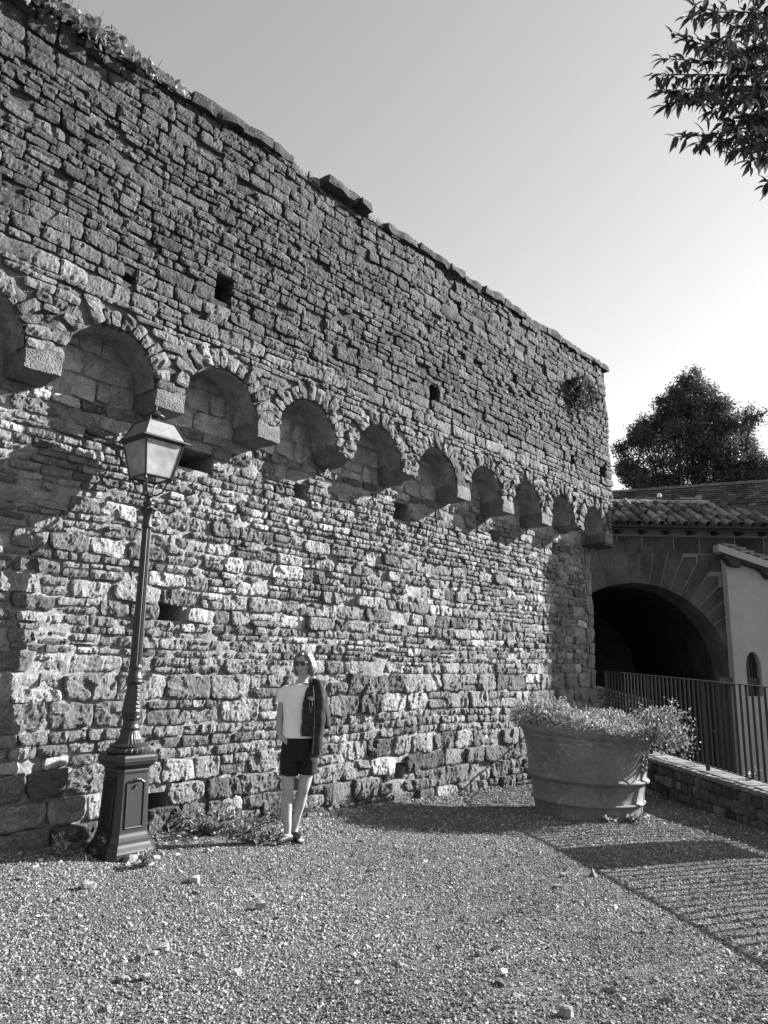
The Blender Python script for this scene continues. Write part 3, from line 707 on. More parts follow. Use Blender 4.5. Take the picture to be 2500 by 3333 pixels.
for i in range(len(zc) - 1):
    a, b = zc[i], min(zc[i + 1], GT - 0.005); x = 3.9 - (i % 2) * 0.4
    if a > GT - 0.1: break
    while x < GRt:
        w = float(RNG.uniform(0.6, 1.1)); x1 = min(x + w, GRt)
        cxs = np.array([x, x1]); dmin = min(math.hypot(max(0, abs(xx - GX)), max(0, zz - GZ)) for xx in (x, x1, GX if x < GX < x1 else x) for zz in (a, b))
        if a < GZ and not (x > GX + GR - 0.001 or x1 < GX - GR):
            if x < GX + GR < x1 and a < GZ: x = GX + GR + 0.01; w = x1 - x; dmin = 9
            else: x += w; continue
        if dmin > GR + 0.45 and x1 - x > 0.1:
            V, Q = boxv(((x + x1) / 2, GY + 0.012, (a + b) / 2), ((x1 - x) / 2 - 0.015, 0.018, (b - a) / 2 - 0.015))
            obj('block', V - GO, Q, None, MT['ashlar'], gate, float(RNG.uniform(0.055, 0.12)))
        x = x1
V, Q = rock((GX + GR + 0.12, GY - 0.02, GZ - 0.08), (0.5, 0.14, 0.09), (8, 4, 3), 0.02, 0.05, 6, 3); obj('impost', V - GO, Q, None, MT['ashlar'], gate, 0.11)
# roof: pan tiles and cover tiles
SL = math.radians(27); RE = np.array([0, GY - 0.42, 5.14])
def half_tile(r0, r1, L, up_=True, n=6):
    a = np.linspace(0, math.pi, n + 1); V = []
    for rr, y in ((r0, 0.0), (r1, L)):
        for th in (0.0, 0.018):
            q = rr - th; V += [(q * math.cos(t), y, (q * math.sin(t)) * (1 if up_ else -1)) for t in a]
    V = np.array(V); m = n + 1; Q = []
    for j in range(n):
        Q += [[j, j + 1, 2 * m + j + 1, 2 * m + j], [m + j + 1, m + j, 3 * m + j, 3 * m + j + 1], [j + 1, j, m + j, m + j + 1], [2 * m + j, 2 * m + j + 1, 3 * m + j + 1, 3 * m + j]]
    Q += [[0, 2 * m, 3 * m, m], [n, m + n, 3 * m + n, 2 * m + n]]
    return V, np.array(Q)
Vc, Qc = half_tile(0.105, 0.085, 0.46); Vp, Qp = half_tile(0.12, 0.12, 0.46, False)
Rx = np.array([[1, 0, 0], [0, math.cos(SL), -math.sin(SL)], [0, math.sin(SL), math.cos(SL)]])
tms = [mesh('roof_tile', Vc @ Rx.T, Qc, None, MT['tile'], t) for t in (0.07, 0.11, 0.17, 0.26)]
pms = [mesh('pan_tile', Vp @ Rx.T, Qp, None, MT['tile'], t) for t in (0.08, 0.12)]
pan = Acc()
for c in range(27):
    x = 3.9 + c * 0.29
    rows = 6
    if x > 8.9: rows = max(1, int(round(6 - (x - 8.9) * 2.3)))
    for r in range(rows):
        d = r * 0.36; y = RE[1] + d * math.cos(SL); z = RE[2] + d * math.sin(SL)
        o = link('roof_tile', tms[int(RNG.integers(0, 4))], gate, Vector((x + RNG.uniform(-0.02, 0.02), y, z + 0.075)) - Vector(GO)); o.rotation_euler = (RNG.uniform(-0.05, 0.10), RNG.uniform(-0.1, 0.1), RNG.uniform(-0.11, 0.11))
        pan.add(Vp @ Rx.T + np.array([x + 0.145, y, z + 0.10]), Qp, tone=0.1)
tag(pan.build('pan_tiles', MT['tile'], gate, off=GO), kind='stuff')
A = Acc(); V, Q = boxv((7.4, 0, 0), (4.3, 1.2, 0.03)); V = V.copy(); V[:, 1] += 1.15; V = np.stack([V[:, 0], V[:, 1] * math.cos(SL) - V[:, 2] * math.sin(SL) + RE[1], V[:, 1] * math.sin(SL) + V[:, 2] * math.cos(SL) + RE[2] - 0.03], -1); A.add(V, Q); A.build('roof_deck', MT['wood'], gate, off=GO)
x = 4.0; rzr = RE[2] + 2.15 * math.sin(SL); ryr = RE[1] + 2.15 * math.cos(SL)
while x < 8.9:       # ridge pieces
    w = RNG.uniform(0.45, 0.6); V, Q = half_tile(0.12, 0.11, w); V = np.stack([V[:, 1] + x, V[:, 0] + ryr, V[:, 2] + rzr + 0.05 + RNG.uniform(0, 0.02)], -1); obj('ridge_tile', V - GO, Q[:, ::-1], None, MT['tile'], gate, 0.36); x += w * 0.93
V, Q = half_tile(0.07, 0.07, 8.2, False, 8); V = np.stack([V[:, 1] + 3.4, V[:, 0] + RE[1] - 0.06, V[:, 2] + RE[2] + 0.02], -1); obj('gutter', V - GO, Q, None, MT['rail'], gate)
x = 4.2
while x < 11:
    V, Q = boxv((x, GY - 0.22, GT - 0.10), (0.05, 0.2, 0.05)); obj('rafter_end', V - GO, Q, None, MT['wood'], gate); x += 0.62
# unseen block added at the right to shade the end of the fortress wall
V, Q = boxv((14.0, 20.2, 3.0), (1.0, 2.4, 6.3)); obj('shade_block', V - GO, Q, None, MT['white'], gate)

# ------------------------------------------------------------------ white house
HO = np.array([8.6, 18.72, -3.3]); hs = empty('white_house', HO, 'white rendered house with sloping tiled verge and a small pointed window', 'house')
def verge(x): return 4.55 - 0.336 * (x - 8.44)
A = Acc(); wx0, wx1, wz0, wzs, wzt = 9.0, 9.37, 0.98, 1.73, 2.06; wm = (wx0 + wx1) / 2
def warc(x): return wzs + (wzt - wzs) * math.sqrt(max(0, 1 - (abs(x - wm) / ((wx1 - wx0) / 2)) ** 1.7))
HX0, HX1 = 8.70, 12.3
cols = [HX0] + list(np.linspace(wx0, wx1, 13)) + [10.4, HX1]
for a, b in zip(cols[:-1], cols[1:]):
    if wx0 - 1e-6 <= a and b <= wx1 + 1e-6:
        A.add([(a, 18.72, -3.3), (b, 18.72, -3.3), (b, 18.72, wz0), (a, 18.72, wz0)], [[0, 1, 2, 3]]); A.add([(a, 18.72, warc(a)), (b, 18.72, warc(b)), (b, 18.72, verge(b)), (a, 18.72, verge(a))], [[0, 1, 2, 3]])
        A.add([(a, 18.72, warc(a)), (a, 18.97, warc(a)), (b, 18.97, warc(b)), (b, 18.72, warc(b))], [[0, 1, 2, 3]])
    else: A.add([(a, 18.72, -3.3), (b, 18.72, -3.3), (b, 18.72, verge(b)), (a, 18.72, verge(a))], [[0, 1, 2, 3]])
for x in (wx0, wx1): A.add([(x, 18.72, wz0), (x, 18.97, wz0), (x, 18.97, wzs), (x, 18.72, wzs)], [[0, 1, 2, 3]])
A.add([(wx0, 18.72, wz0), (wx1, 18.72, wz0), (wx1, 18.97, wz0), (wx0, 18.97, wz0)], [[0, 1, 2, 3]])
for x, zt in ((HX0, verge(HX0)), (HX1, verge(HX1))): A.add([(x, 18.72, -3.3), (x, 18.998, -3.3), (x, 18.998, zt), (x, 18.72, zt)], [[0, 1, 2, 3]])
A.build('house_wall', MT['white'], hs, off=HO)
WO = HO
V, Q = boxv((wm, 18.955, 1.5), ((wx1 - wx0) / 2 + 0.02, 0.01, 0.56)); wf = obj('window', V - HO, Q, None, MT['dark'], hs)
for dx in (-0.08, 0.03, 0.1):
    V, Q = boxv((wm + dx, 18.93, 1.5), (0.012, 0.015, 0.53)); obj('window_bar', V - HO, Q, None, MT['wood'], wf)
V, Q = boxv((0, 18.57, 0), (1, 0.16, 0.09)); X = np.where(V[:, 0] > 0, 12.4, 8.40); V = np.stack([X, V[:, 1], V[:, 2] + np.array([verge(a) + 0.05 for a in X])], -1); obj('white_fascia', V - HO, Q, None, MT['white'], hs)
V, Q = boxv((0, 18.6, 0), (1, 0.13, 0.035)); X = np.where(V[:, 0] > 0, 12.4, 8.55); V = np.stack([X, V[:, 1], V[:, 2] + np.array([verge(a) - 0.08 for a in X])], -1); obj('verge_beam', V - HO, Q, None, MT['wood'], hs)
for x in (8.53, 9.43, 10.3, 11.2):
    z = verge(x) - 0.12; P = [(x, z), (x + 0.10, z - 0.02), (x + 0.16, z - 0.12), (x + 0.19, z - 0.17), (x + 0.42, z - 0.20), (x + 0.42, z - 0.02)]; P = [(a, b - 0.06) for a, b in P[::-1]]; P[-1] = (x, z + 0.0); P[0] = (x + 0.42, z - 0.12)
    V, Q, T = extrude_poly(P[::-1] if False else P, 18.46, 18.73); obj('bracket', V - HO, Q, T, MT['wood'], hs)
x = 8.55; k = 0
while x < 12.2:
    z = verge(x) + 0.16; V, Q = rock((x + 0.14, 18.72, z + 0.01), (0.17, 0.32, 0.022), (3, 6, 1), 0.012, 0.05, 8, seed=k); V[:, 2] -= (V[:, 0] - x) * 0.10
    obj('roof_tile', V - HO, Q, None, MT['tile'], hs, float(RNG.uniform(0.14, 0.3)))
    V, Q = rock((x + 0.2, 18.84, z + 0.06), (0.18, 0.3, 0.02), (3, 6, 1), 0.012, 0.05, 8, seed=k + 50); V[:, 2] -= (V[:, 0] - x) * 0.10
    obj('roof_tile', V - HO, Q, None, MT['tile'], hs, float(RNG.uniform(0.14, 0.3))); x += 0.22; k += 1
V, Q = boxv((0, 18.85, 0), (1, 0.2, 0.05)); X = np.where(V[:, 0] > 0, 12.4, 8.65); V = np.stack([X, V[:, 1], V[:, 2] + np.array([verge(a) + 0.13 for a in X])], -1); obj('roof_deck', V - HO, Q, None, MT['wood'], hs)

# ------------------------------------------------------------------ rampart behind, floodlight, pipe, distant house, ramp wall
RA, RB = np.array([4.0, 28.9]), np.array([22.0, 21.35]); rl = np.linalg.norm(RB - RA); RO = np.array([RA[0], RA[1], -3.3])
rp = empty('rampart', RO, 'long dark brick rampart rising behind the tiled gatehouse roof', 'rampart', rz=math.atan2(*(RB - RA)[::-1]))
A = Acc(); V, Q = boxv((rl / 2, 0.5, 5.63), (rl / 2, 0.45, 5.63)); A.add(V, Q, tone=0.1); A.build('rampart_core', MT['brick'], rp)
A = Acc(); z = 7.9; r = 0
while z < 11.30:
    h = 0.075; x = 1.5 + (r % 2) * 0.1; pr = 0.0 + (0.05 if z > 10.55 else 0) + (0.03 if 10.5 < z < 10.62 else 0)
    while x < 14.5:
        w = 0.26; V, Q = boxv((x + w / 2, 0.03 - pr + RNG.uniform(-0.01, 0.01), z + h / 2), (w / 2 - 0.008, 0.05, h / 2 - 0.008)); A.add(V, Q, tone=float(np.exp(RNG.normal(math.log(0.13), 0.35)))); x += w
    z += h; r += 1
tag(A.build('bricks', MT['brick'], rp), kind='stuff')
x = 1.5; k = 0
while x < 14.5:
    w = RNG.uniform(0.3, 0.42); V, Q = rock((x + w / 2, 0.35, 11.34), (w / 2 - 0.004, 0.46, 0.05), (2, 2, 1), 0.01, 0.1, 5, k); obj('coping_brick', V, Q, None, MT['brick'], rp, float(RNG.uniform(0.12, 0.24))); x += w; k += 1
p = at(2145, 1614, 24.9); fl = empty('floodlight', p, 'small round pale floodlight on the rampart above the tiled roof', 'floodlight')
V, Q = lathe([(0.0, 0.0), (0.075, 0.0), (0.085, 0.03), (0.06, 0.07), (0.0, 0.08)], 12); V = np.stack([V[:, 0], -V[:, 2], V[:, 1]], -1); obj('lamp_head', V, Q, None, MT['paleplate'], fl)
V, Q, T = tube([(0, 0, 0), (0.1, 0.1, -0.08), (0.1, 0.6, -0.08)], 0.015, 6); obj('bracket_arm', V, Q, T, MT['rail'], fl)
p = at(2262, 1624, 24.6); A = Acc(); A.add(*boxv((-0.2, 0, 0.02), (0.30, 0.03, 0.025)), tone=0.5); A.add(*boxv((0.13, 0, 0.0), (0.075, 0.08, 0.11)), tone=0.5); o = A.build('junction_box', MT['white']); o.location = p; tag(o, 'pale junction box with a short pipe on the rampart behind the roof ridge', 'junction box')
p = at(2488, 1560, 34); DO = np.array([p[0], 34, -3.3]); dh = empty('distant_house', DO, 'distant house corner with overhanging roof at the right edge behind the tree', 'house')
V, Q = boxv((4.2, 3.2, 6.5), (3.5, 3.5, 6.7)); obj('house_wall', V, Q, None, MT['ashlar'], dh, 0.3)
pz = at(2468, 1517, 34)[2] + 3.3
V, Q, T = loft_poly([[(-0.5, -1.0, pz - 0.15), (9, -1.0, pz - 0.15), (9, 8, pz - 0.15), (-0.5, 8, pz - 0.15)], [(-0.5, -1.0, pz), (9, -1.0, pz), (9, 8, pz), (-0.5, 8, pz)], [(2.5, 2.5, pz + 1.1), (6, 2.5, pz + 1.1), (6, 4, pz + 1.1), (2.5, 4, pz + 1.1)]]); obj('roof', V, Q, T, MT['tile'], dh, 0.15)
# ramp parapet seen through the bars
a, b = at(1948, 2232, 16.2), at(2110, 2275, 15.6); pa = (a + b) / 2; A = Acc(); k = 0
for i in range(14):
    t = i / 13; c = a + (b - a) * t
    for j in range(5):
        V, Q = rock((c[0] + RNG.uniform(-0.02, 0.02), c[1], c[2] - 0.05 - j * 0.085), (0.05, 0.2, 0.038), (2, 2, 2), 0.012, 0.3, 9, k); A.add(V, Q, tone=RNG.uniform(0.12, 0.3)); k += 1
A.add(*boxv(((a + b) / 2 + [0, 0.05, -2.2]), (0.55, 0.18, 1.9)), tone=0.12)
o = A.build('ramp_parapet', MT['stone'], off=pa); o.location = pa; tag(o, 'short stone parapet sloping down beyond the railing bars by the arch', 'parapet')
# ------------------------------------------------------------------ leaves
LT = np.array([(0, 0, 0), (0.28, 0.5, 0.05), (0.62, 0.42, 0.03), (1, 0, -0.08), (0.62, -0.42, 0.03), (0.28, -0.5, 0.05), (0.3, 0, -0.05), (0.65, 0, -0.06)])
LQ = np.array([[0, 6, 1, 1], [6, 7, 2, 1], [0, 5, 6, 6], [6, 5, 4, 7]]); LTt = np.array([[0, 6, 1], [7, 3, 2], [0, 5, 6], [7, 4, 3]]); LQq = np.array([[6, 7, 2, 1], [6, 5, 4, 7]])
def unit(v): v = np.asarray(v, float); return v / np.maximum(np.linalg.norm(v, axis=-1, keepdims=True), 1e-9)
def leaves(P, D, L, W, tone, seed=0, simple=False):
    """P roots, D directions, L lengths, W widths -> one mesh worth of leaves"""
    P = np.asarray(P, float); n = len(P); D = unit(D); r = unit(RNG.normal(0, 1, (n, 3)) + np.array([0, 0, 1.2]))
    S = unit(np.cross(D, r)); N = np.cross(S, D); L = np.broadcast_to(L, (n,)); W = np.broadcast_to(W, (n,))
    if simple:
        tpl = np.array([(0, 0, 0), (0.45, 0.5, 0.06), (1, 0, -0.05), (0.45, -0.5, 0.06)]); q = np.array([[0, 3, 2, 1]]); t = np.zeros((0, 3), int)
    else: tpl, q, t = LT, LQq, LTt
    V = P[:, None] + D[:, None] * (tpl[None, :, 0:1] * L[:, None, None]) + S[:, None] * (tpl[None, :, 1:2] * W[:, None, None]) + N[:, None] * (tpl[None, :, 2:3] * L[:, None, None])
    m = len(tpl); off = (np.arange(n) * m)[:, None, None]
    return V.reshape(-1, 3), (q[None] + off).reshape(-1, 4), (t[None] + off).reshape(-1, 3), np.repeat(np.broadcast_to(tone, (n,)), m)
def rdir(n, bias=(0, 0, 0)): return unit(RNG.normal(0, 1, (n, 3)) + np.asarray(bias))

# ------------------------------------------------------------------ big tree behind the rampart
def build_tree():
    Y = 34.0; bl = [(2250, 1300, 62), (2215, 1360, 72), (2295, 1370, 78), (2140, 1400, 62), (2085, 1440, 48), (2060, 1510, 50), (2110, 1520, 70), (2075, 1580, 42), (2190, 1470, 95), (2290, 1480, 100), (2360, 1430, 78), (2400, 1480, 75), (2420, 1395, 45), (2455, 1470, 42), (2440, 1540, 55), (2370, 1560, 70), (2240, 1235, 38), (2225, 1270, 45), (2110, 1390, 48), (2170, 1350, 50), (2350, 1350, 46), (2440, 1365, 36), (2035, 1455, 30), (2040, 1550, 34), (2315, 1265, 32), (2330, 1310, 42), (2260, 1570, 80), (2160, 1590, 60), (2180, 1310, 40), (2480, 1500, 24)]
    base = at(2255, 1640, Y); base = np.array([base[0], Y, 0.0])
    tr = empty('broad_tree', (base[0], base[1], -3.3), 'large dark leafy tree rising behind the rampart against pale sky', 'tree')
    O = np.array([base[0], base[1], -3.3]); P = []; s = 1 / (F_PX) * Y * 1.03; tw = Acc()
    for x, y, r in bl:
        c = at(x, y, Y); rr = r * s; c = c + np.array([0, RNG.uniform(-0.8, 0.8), 0]); n = int(2600 * (r / 60) ** 2)
        # sub-clumps on the blob's shell
        k = int(26 * (r / 60) ** 2) + 8; d = unit(RNG.normal(0, 1, (k, 3))); cc = c + d * rr * RNG.uniform(0.45, 0.98, (k, 1)); m = n // k + 4
        q = np.repeat(cc, m, 0) + RNG.normal(0, 1, (k * m, 3)) * 0.15 * (0.7 + 0.3 * rr); P.append(q)
        tip = c; mid = (O + np.array([0, 0, 9.0]) + tip) / 2 + RNG.normal(0, 0.3, 3); st = O + np.array([0, 0, 7 + RNG.uniform(-1, 2)])
        tw.add(*tube([st, (st + tip) / 2 + RNG.normal(0, 0.25, 3), tip], [0.13, 0.08, 0.03], 5)[:2], tone=0.1)
        for q_ in cc[:10]: tw.add(*tube([tip, (tip + q_) / 2 + RNG.normal(0, 0.1, 3), q_], [0.03, 0.02, 0.01], 4)[:2], tone=0.1)
    P = np.concatenate(P); n = len(P)
    V, Q, T, t = leaves(P, rdir(n, (0, 0, -0.3)), RNG.uniform(0.09, 0.16, n), RNG.uniform(0.05, 0.09, n), np.clip(RNG.normal(0.085, 0.025, n), 0.04, 0.2), simple=True)
    obj('crown', V - O, Q, None, MT['leaf'], tr, t)
    tw.build('limbs', MT['twig'], tr, off=O)
    V, Q, T = tube([O, O + [0.1, 0, 4], O + [0, 0.1, 8.5]], [0.45, 0.36, 0.28], 10); obj('trunk', V - O, Q, T, MT['twig'], tr)
build_tree()

# ------------------------------------------------------------------ branch hanging in at the top right
def build_branch():
    root = at(2760, 250, 3.9); br = empty('leafy_branch', root, 'dark pointed leaves of a branch hanging in at the top right corner', 'branch')
    limb = [(2900, 380, 4.1), (2700, 330, 3.95), (2540, 300, 3.8), (2430, 290, 3.7)]
    tips = [((2560, 60), (2400, 20), (2225, 55), 3.6), ((2560, 120), (2380, 110), (2250, 10), 3.7), ((2520, 200), (2350, 160), (2190, 120), 3.55), ((2520, 220), (2330, 200), (2145, 190), 3.6), ((2520, 250), (2300, 240), (2130, 245), 3.5), ((2520, 280), (2320, 280), (2150, 300), 3.55),
            ((2500, 300), (2300, 290), (2165, 345), 3.65), ((2560, 330), (2380, 330), (2230, 320), 3.4), ((2560, 420), (2400, 430), (2200, 445), 3.5), ((2560, 430), (2420, 440), (2270, 470), 3.6), ((2560, 460), (2440, 460), (2370, 500), 3.45), ((2580, 500), (2500, 490), (2440, 530), 3.55),
            ((2600, 380), (2480, 380), (2350, 400), 3.7), ((2600, 150), (2480, 130), (2370, 190), 3.35), ((2600, 60), (2500, 40), (2420, 90), 3.5), ((2600, 250), (2500, 260), (2420, 330), 3.4), ((2620, 560), (2540, 560), (2497, 600), 3.5), ((2600, 20), (2520, 0), (2320, -60), 3.6), ((2600, 330), (2520, 330), (2460, 420), 3.6), ((2640, 200), (2560, 190), (2470, 240), 3.7), ((2600, 430), (2520, 410), (2480, 470), 3.7), ((2620, 100), (2540, 90), (2450, 20), 3.7), ((2620, 300), (2500, 230), (2400, 230), 3.8), ((2620, 400), (2520, 370), (2400, 380), 3.8), ((2640, 480), (2560, 440), (2460, 490), 3.4), ((2600, 90), (2500, 80), (2330, 130), 3.45), ((2620, 210), (2500, 180), (2290, 150), 3.5), ((2620, 270), (2480, 300), (2290, 370), 3.55), ((2620, 360), (2500, 350), (2380, 430), 3.5), ((2650, 400), (2580, 430), (2490, 520), 3.5), ((2640, 130), (2560, 150), (2440, 160), 3.4), ((2640, 300), (2560, 310), (2460, 290), 3.5)]
    A = Acc(); LP = []; LD = []
    lp = np.array([at(*q) for q in limb]); V, Q, T = tube(lp, [0.03, 0.022, 0.014, 0.009], 8); A.add(V, Q, T, 0.08)
    for a, b, c, Yd in tips:
        a3, b3, c3 = at(*a, Yd + 0.15), at(*b, Yd + 0.05), at(*c, Yd - 0.05)
        t = np.linspace(0, 1, 14)[:, None]; pts = (1 - t) ** 2 * a3 + 2 * t * (1 - t) * b3 + t * t * c3 + 0.006 * fbm(v3(t[:, 0] * 5, a[0] * 1.0, 0.0), 2, 7)[:, None]
        V, Q, T = tube(pts, np.linspace(0.006, 0.002, 14), 5); A.add(V, Q, T, 0.08)
        L_ = np.linalg.norm(np.diff(pts, axis=0), axis=1).sum(); nn_ = int(L_ / 0.034)
        for k in range(nn_):
            s = 0.10 + 0.90 * (k + RNG.uniform(0, 1)) / nn_; f = s * 13; i = min(int(f), 12); p = pts[i] * (1 - (f - i)) + pts[i + 1] * (f - i); tg = unit(pts[i + 1] - pts[i])
            for q in range(int(RNG.integers(3, 7))):
                LP.append(p + RNG.normal(0, 0.004, 3)); LD.append(unit(tg * RNG.uniform(0.1, 1.0) + unit(RNG.normal(0, 1, 3)) * 0.95 + np.array([-0.12, 0.0, -0.38])))
    for q in range(9):
        p = at(2497 + RNG.uniform(-14, 25), 590 + q * 3, 3.45); LP.append(p); LD.append(unit(np.array([RNG.uniform(-.5, .2), RNG.uniform(-.3, .3), -1.0])))
    LP = np.array(LP); LD = np.array(LD); n = len(LP); L = RNG.uniform(0.05, 0.105, n); W = L * RNG.uniform(0.22, 0.36, n)
    rootv = np.asarray(root)
    LTN = np.array([(0, 0, 0), (0.18, 0.28, 0.03), (0.42, 0.5, 0.05), (0.72, 0.33, 0.0), (1, 0, -0.14), (0.72, -0.33, 0.0), (0.42, -0.5, 0.05), (0.18, -0.28, 0.03), (0.2, 0, 0.0), (0.44, 0, 0.0), (0.74, 0, -0.04)])
    Ql = [[8, 9, 2, 1], [9, 10, 3, 2], [7, 6, 9, 8], [6, 5, 10, 9]]; Tl = [[0, 8, 1], [10, 4, 3], [0, 7, 8], [5, 4, 10]]
    ms = []
    for v in range(10):
        T_ = LTN.copy(); T_[:, 2] += 0.22 * RNG.uniform(-1, 1) * T_[:, 0] ** 2; T_[:, 1] += 0.5 * RNG.uniform(-1, 1) * T_[:, 0] ** 2
        ms.append(mesh('leaf', T_, Ql, Tl, MT['leaf'], float(RNG.uniform(0.05, 0.10))))
    px = px_of(LP); inside = (px[:, 0] < 2560) & (px[:, 1] > -60); idx = np.where(inside)[0]; RNG.shuffle(idx); first = set(idx[:300].tolist())
    A2 = Acc(); 
    for i in range(n):
        d = LD[i]; r = unit(RNG.normal(0, 0.55, 3) + np.array([0, -1.0, 1.0])); s = unit(np.cross(d, r)); nn = np.cross(s, d)
        if i in first:
            o = link('leaf', ms[i % 10], br); Mx = Matrix(((d[0] * L[i], s[0] * W[i], nn[0] * L[i], LP[i][0] - rootv[0]), (d[1] * L[i], s[1] * W[i], nn[1] * L[i], LP[i][1] - rootv[1]), (d[2] * L[i], s[2] * W[i], nn[2] * L[i], LP[i][2] - rootv[2]), (0, 0, 0, 1))); o.matrix_local = Mx
        else:
            V = LP[i] + LTN[:, 0:1] * L[i] * d + LTN[:, 1:2] * W[i] * s + LTN[:, 2:3] * L[i] * nn; A2.add(V, Ql, Tl, RNG.uniform(0.05, 0.10))
    tag(A2.build('leaves', MT['leaf'], br, off=rootv), kind='stuff'); A.build('twigs', MT['twig'], br, off=rootv)
    print('branch leaves', n)
build_branch()

# ------------------------------------------------------------------ plants on and by the wall
def clump(name, label, cat, base, fn, n, L, W, tone, stems, group=None, flat=None):
    e = empty(name, base, label, cat, group); b = np.asarray(base); P, D = fn(n)
    V, Q, T, t = leaves(P, D, RNG.uniform(L[0], L[1], n), RNG.uniform(W[0], W[1], n), np.clip(RNG.normal(tone, tone * 0.3, n), 0.03, 0.6)); obj('foliage', V - b, Q, T, MT['leaf'], e, t)
    A = Acc()
    for s in stems: A.add(*tube(s, np.linspace(0.006, 0.002, len(s)), 4)[:2], tone=0.15)
    if stems: A.build('stems', MT['twig'], e, off=b)
    return e
def ivy_on_top(u0, u1, hmax, n, label):
    def f(n):
        u = RNG.uniform(u0, u1, n); h = hmax * (0.5 + 0.5 * fbm(v3(u * 3, 0.0, 1.0), 2, 12)) ; h = np.maximum(h, 0.06); z = ztop(u) + 0.08 + h * RNG.uniform(0, 1, n) ** 1.3; nn = UP + 0.02 - RNG.uniform(0, 0.3, n)
        lk = RNG.random(n) < 0.12; z = np.where(lk, ztop(u) - RNG.uniform(-0.05, 0.12, n), z); nn = np.where(lk, UP + 0.12, nn)
        return W2(u, nn, z), rdir(n, (0.2, -0.3, 0.5))
    st = []
    for k in range(int((u1 - u0) * 14)):
        u = RNG.uniform(u0, u1); h = hmax * RNG.uniform(0.6, 1.5); a = W2(u, UP - 0.1, ztop(u) + 0.05); st.append(np.array([a, a + [RNG.uniform(-.05, .05), RNG.uniform(-.05, .05), h * 0.5], a + [RNG.uniform(-.12, .12), RNG.uniform(-.08, .08), h]]))
    b = W2((u0 + u1) / 2, UP - 0.1, float(ztop((u0 + u1) / 2))); e = clump('ivy', label, 'ivy', b, f, n, (0.05, 0.09), (0.04, 0.07), 0.16, st)
ivy_on_top(-4.3, -3.35, 0.34, 1200, 'leafy ivy clump on the wall top nearest the upper left edge')
ivy_on_top(-3.35, -2.85, 0.26, 520, 'second ivy clump along the coping, just right of the tallest one')
ivy_on_top(-2.85, -2.5, 0.18, 160, 'thin ivy sprig at the far end of the greenery on the coping')
def capers():
    c = (6.15, 6.78)
    st = []; tips = []
    for k in range(34):
        a = RNG.uniform(-1.2, 1.2); L = RNG.uniform(0.25, 0.75); p0 = W2(c[0], UP, c[1]); p1 = W2(c[0] + 0.35 * L * math.sin(a) * 1.6, UP + 0.25 * L + 0.1, c[1] - 0.15 * L + 0.1); p2 = W2(c[0] + 0.6 * L * math.sin(a) * 1.6, UP + 0.12, c[1] - L * abs(math.cos(a)) * 1.1); st.append(np.array([p0, p1, p2])); tips.append((p0, p1, p2))
    def f(n):
        i = RNG.integers(0, len(tips), n); t = RNG.uniform(0.15, 1, n)[:, None]; T3 = np.array(tips)[i]; P = (1 - t) ** 2 * T3[:, 0] + 2 * t * (1 - t) * T3[:, 1] + t * t * T3[:, 2] + RNG.normal(0, 0.025, (n, 3)); return P, rdir(n, (0.2, -0.5, 0.1))
    clump('hanging_shrub', 'bushy shrub growing out of the upper wall near its far corner', 'shrub', W2(c[0], UP, c[1]), f, 1500, (0.04, 0.07), (0.03, 0.05), 0.09, st)
capers()
def weed(base, n, r, h, label, name='weed', cat='weed', L=(0.02, 0.05), W=(0.008, 0.02), tone=0.2, group=None, upb=0.8):
    b = np.asarray(base, float); b[2] = ground_z(b[0], b[1]); st = []; P = []; D = []
    for k in range(max(4, n // 14)):
        a = RNG.uniform(0, 6.28); d = np.array([math.cos(a), math.sin(a), 0]) * r * RNG.uniform(0.2, 1); hh = h * RNG.uniform(0.4, 1); s = np.array([b + d * 0.1, b + d * 0.5 + [0, 0, hh * 0.6], b + d + [0, 0, hh]]); st.append(s)
        for j in range(14):
            t = RNG.uniform(0.15, 1); P.append((1 - t) ** 2 * s[0] + 2 * t * (1 - t) * s[1] + t * t * s[2]); D.append(unit(RNG.normal(0, 0.7, 3) + d / max(r, 1e-3) * 0.6 + [0, 0, upb]))
    P = np.array(P); D = np.array(D); 
    return clump(name, label, cat, b, lambda n_: (P, D), len(P), L, W, tone, st, group)
def WP(u, n): p = W2(u, n, 0); return (p[0], p[1], 0)
weed(WP(-1.55, 0.26), 520, 0.36, 0.22, 'broad leafy weed clump at the wall foot right of the lamp pedestal', L=(0.03, 0.075), W=(0.012, 0.03), tone=0.26)
weed(WP(-1.15, 0.35), 300, 0.38, 0.16, 'low spreading weed between the lamp pedestal and the person', L=(0.02, 0.05), W=(0.01, 0.022), tone=0.26)
weed(WP(-1.3, 0.75), 260, 0.34, 0.12, 'straggly weed on the gravel in the shadow left of the person', L=(0.02, 0.05), W=(0.01, 0.02), tone=0.17)
weed(WP(-0.6, 0.2), 160, 0.2, 0.26, 'dry spiky weed against the wall left of the person', L=(0.05, 0.12), W=(0.006, 0.012), tone=0.25)
weed(WP(-0.15, 0.16), 140, 0.2, 0.2, 'thin grassy weed at the wall foot behind the person', L=(0.05, 0.1), W=(0.005, 0.01), tone=0.26)
p = onp = at(330, 2790, 6.3); weed((p[0], p[1], 0), 90, 0.1, 0.16, 'small pale weed in front of the left side of the lamp pedestal', tone=0.3)
p = at(190, 2800, 6.2); weed((p[0], p[1], 0), 120, 0.12, 0.22, 'tall pale seeding weed left of the lamp pedestal', tone=0.35)
p = at(480, 2800, 6.1); weed((p[0], p[1], 0), 110, 0.12, 0.12, 'leafy weed at the front right corner of the lamp pedestal', L=(0.03, 0.06), W=(0.015, 0.03), tone=0.26)
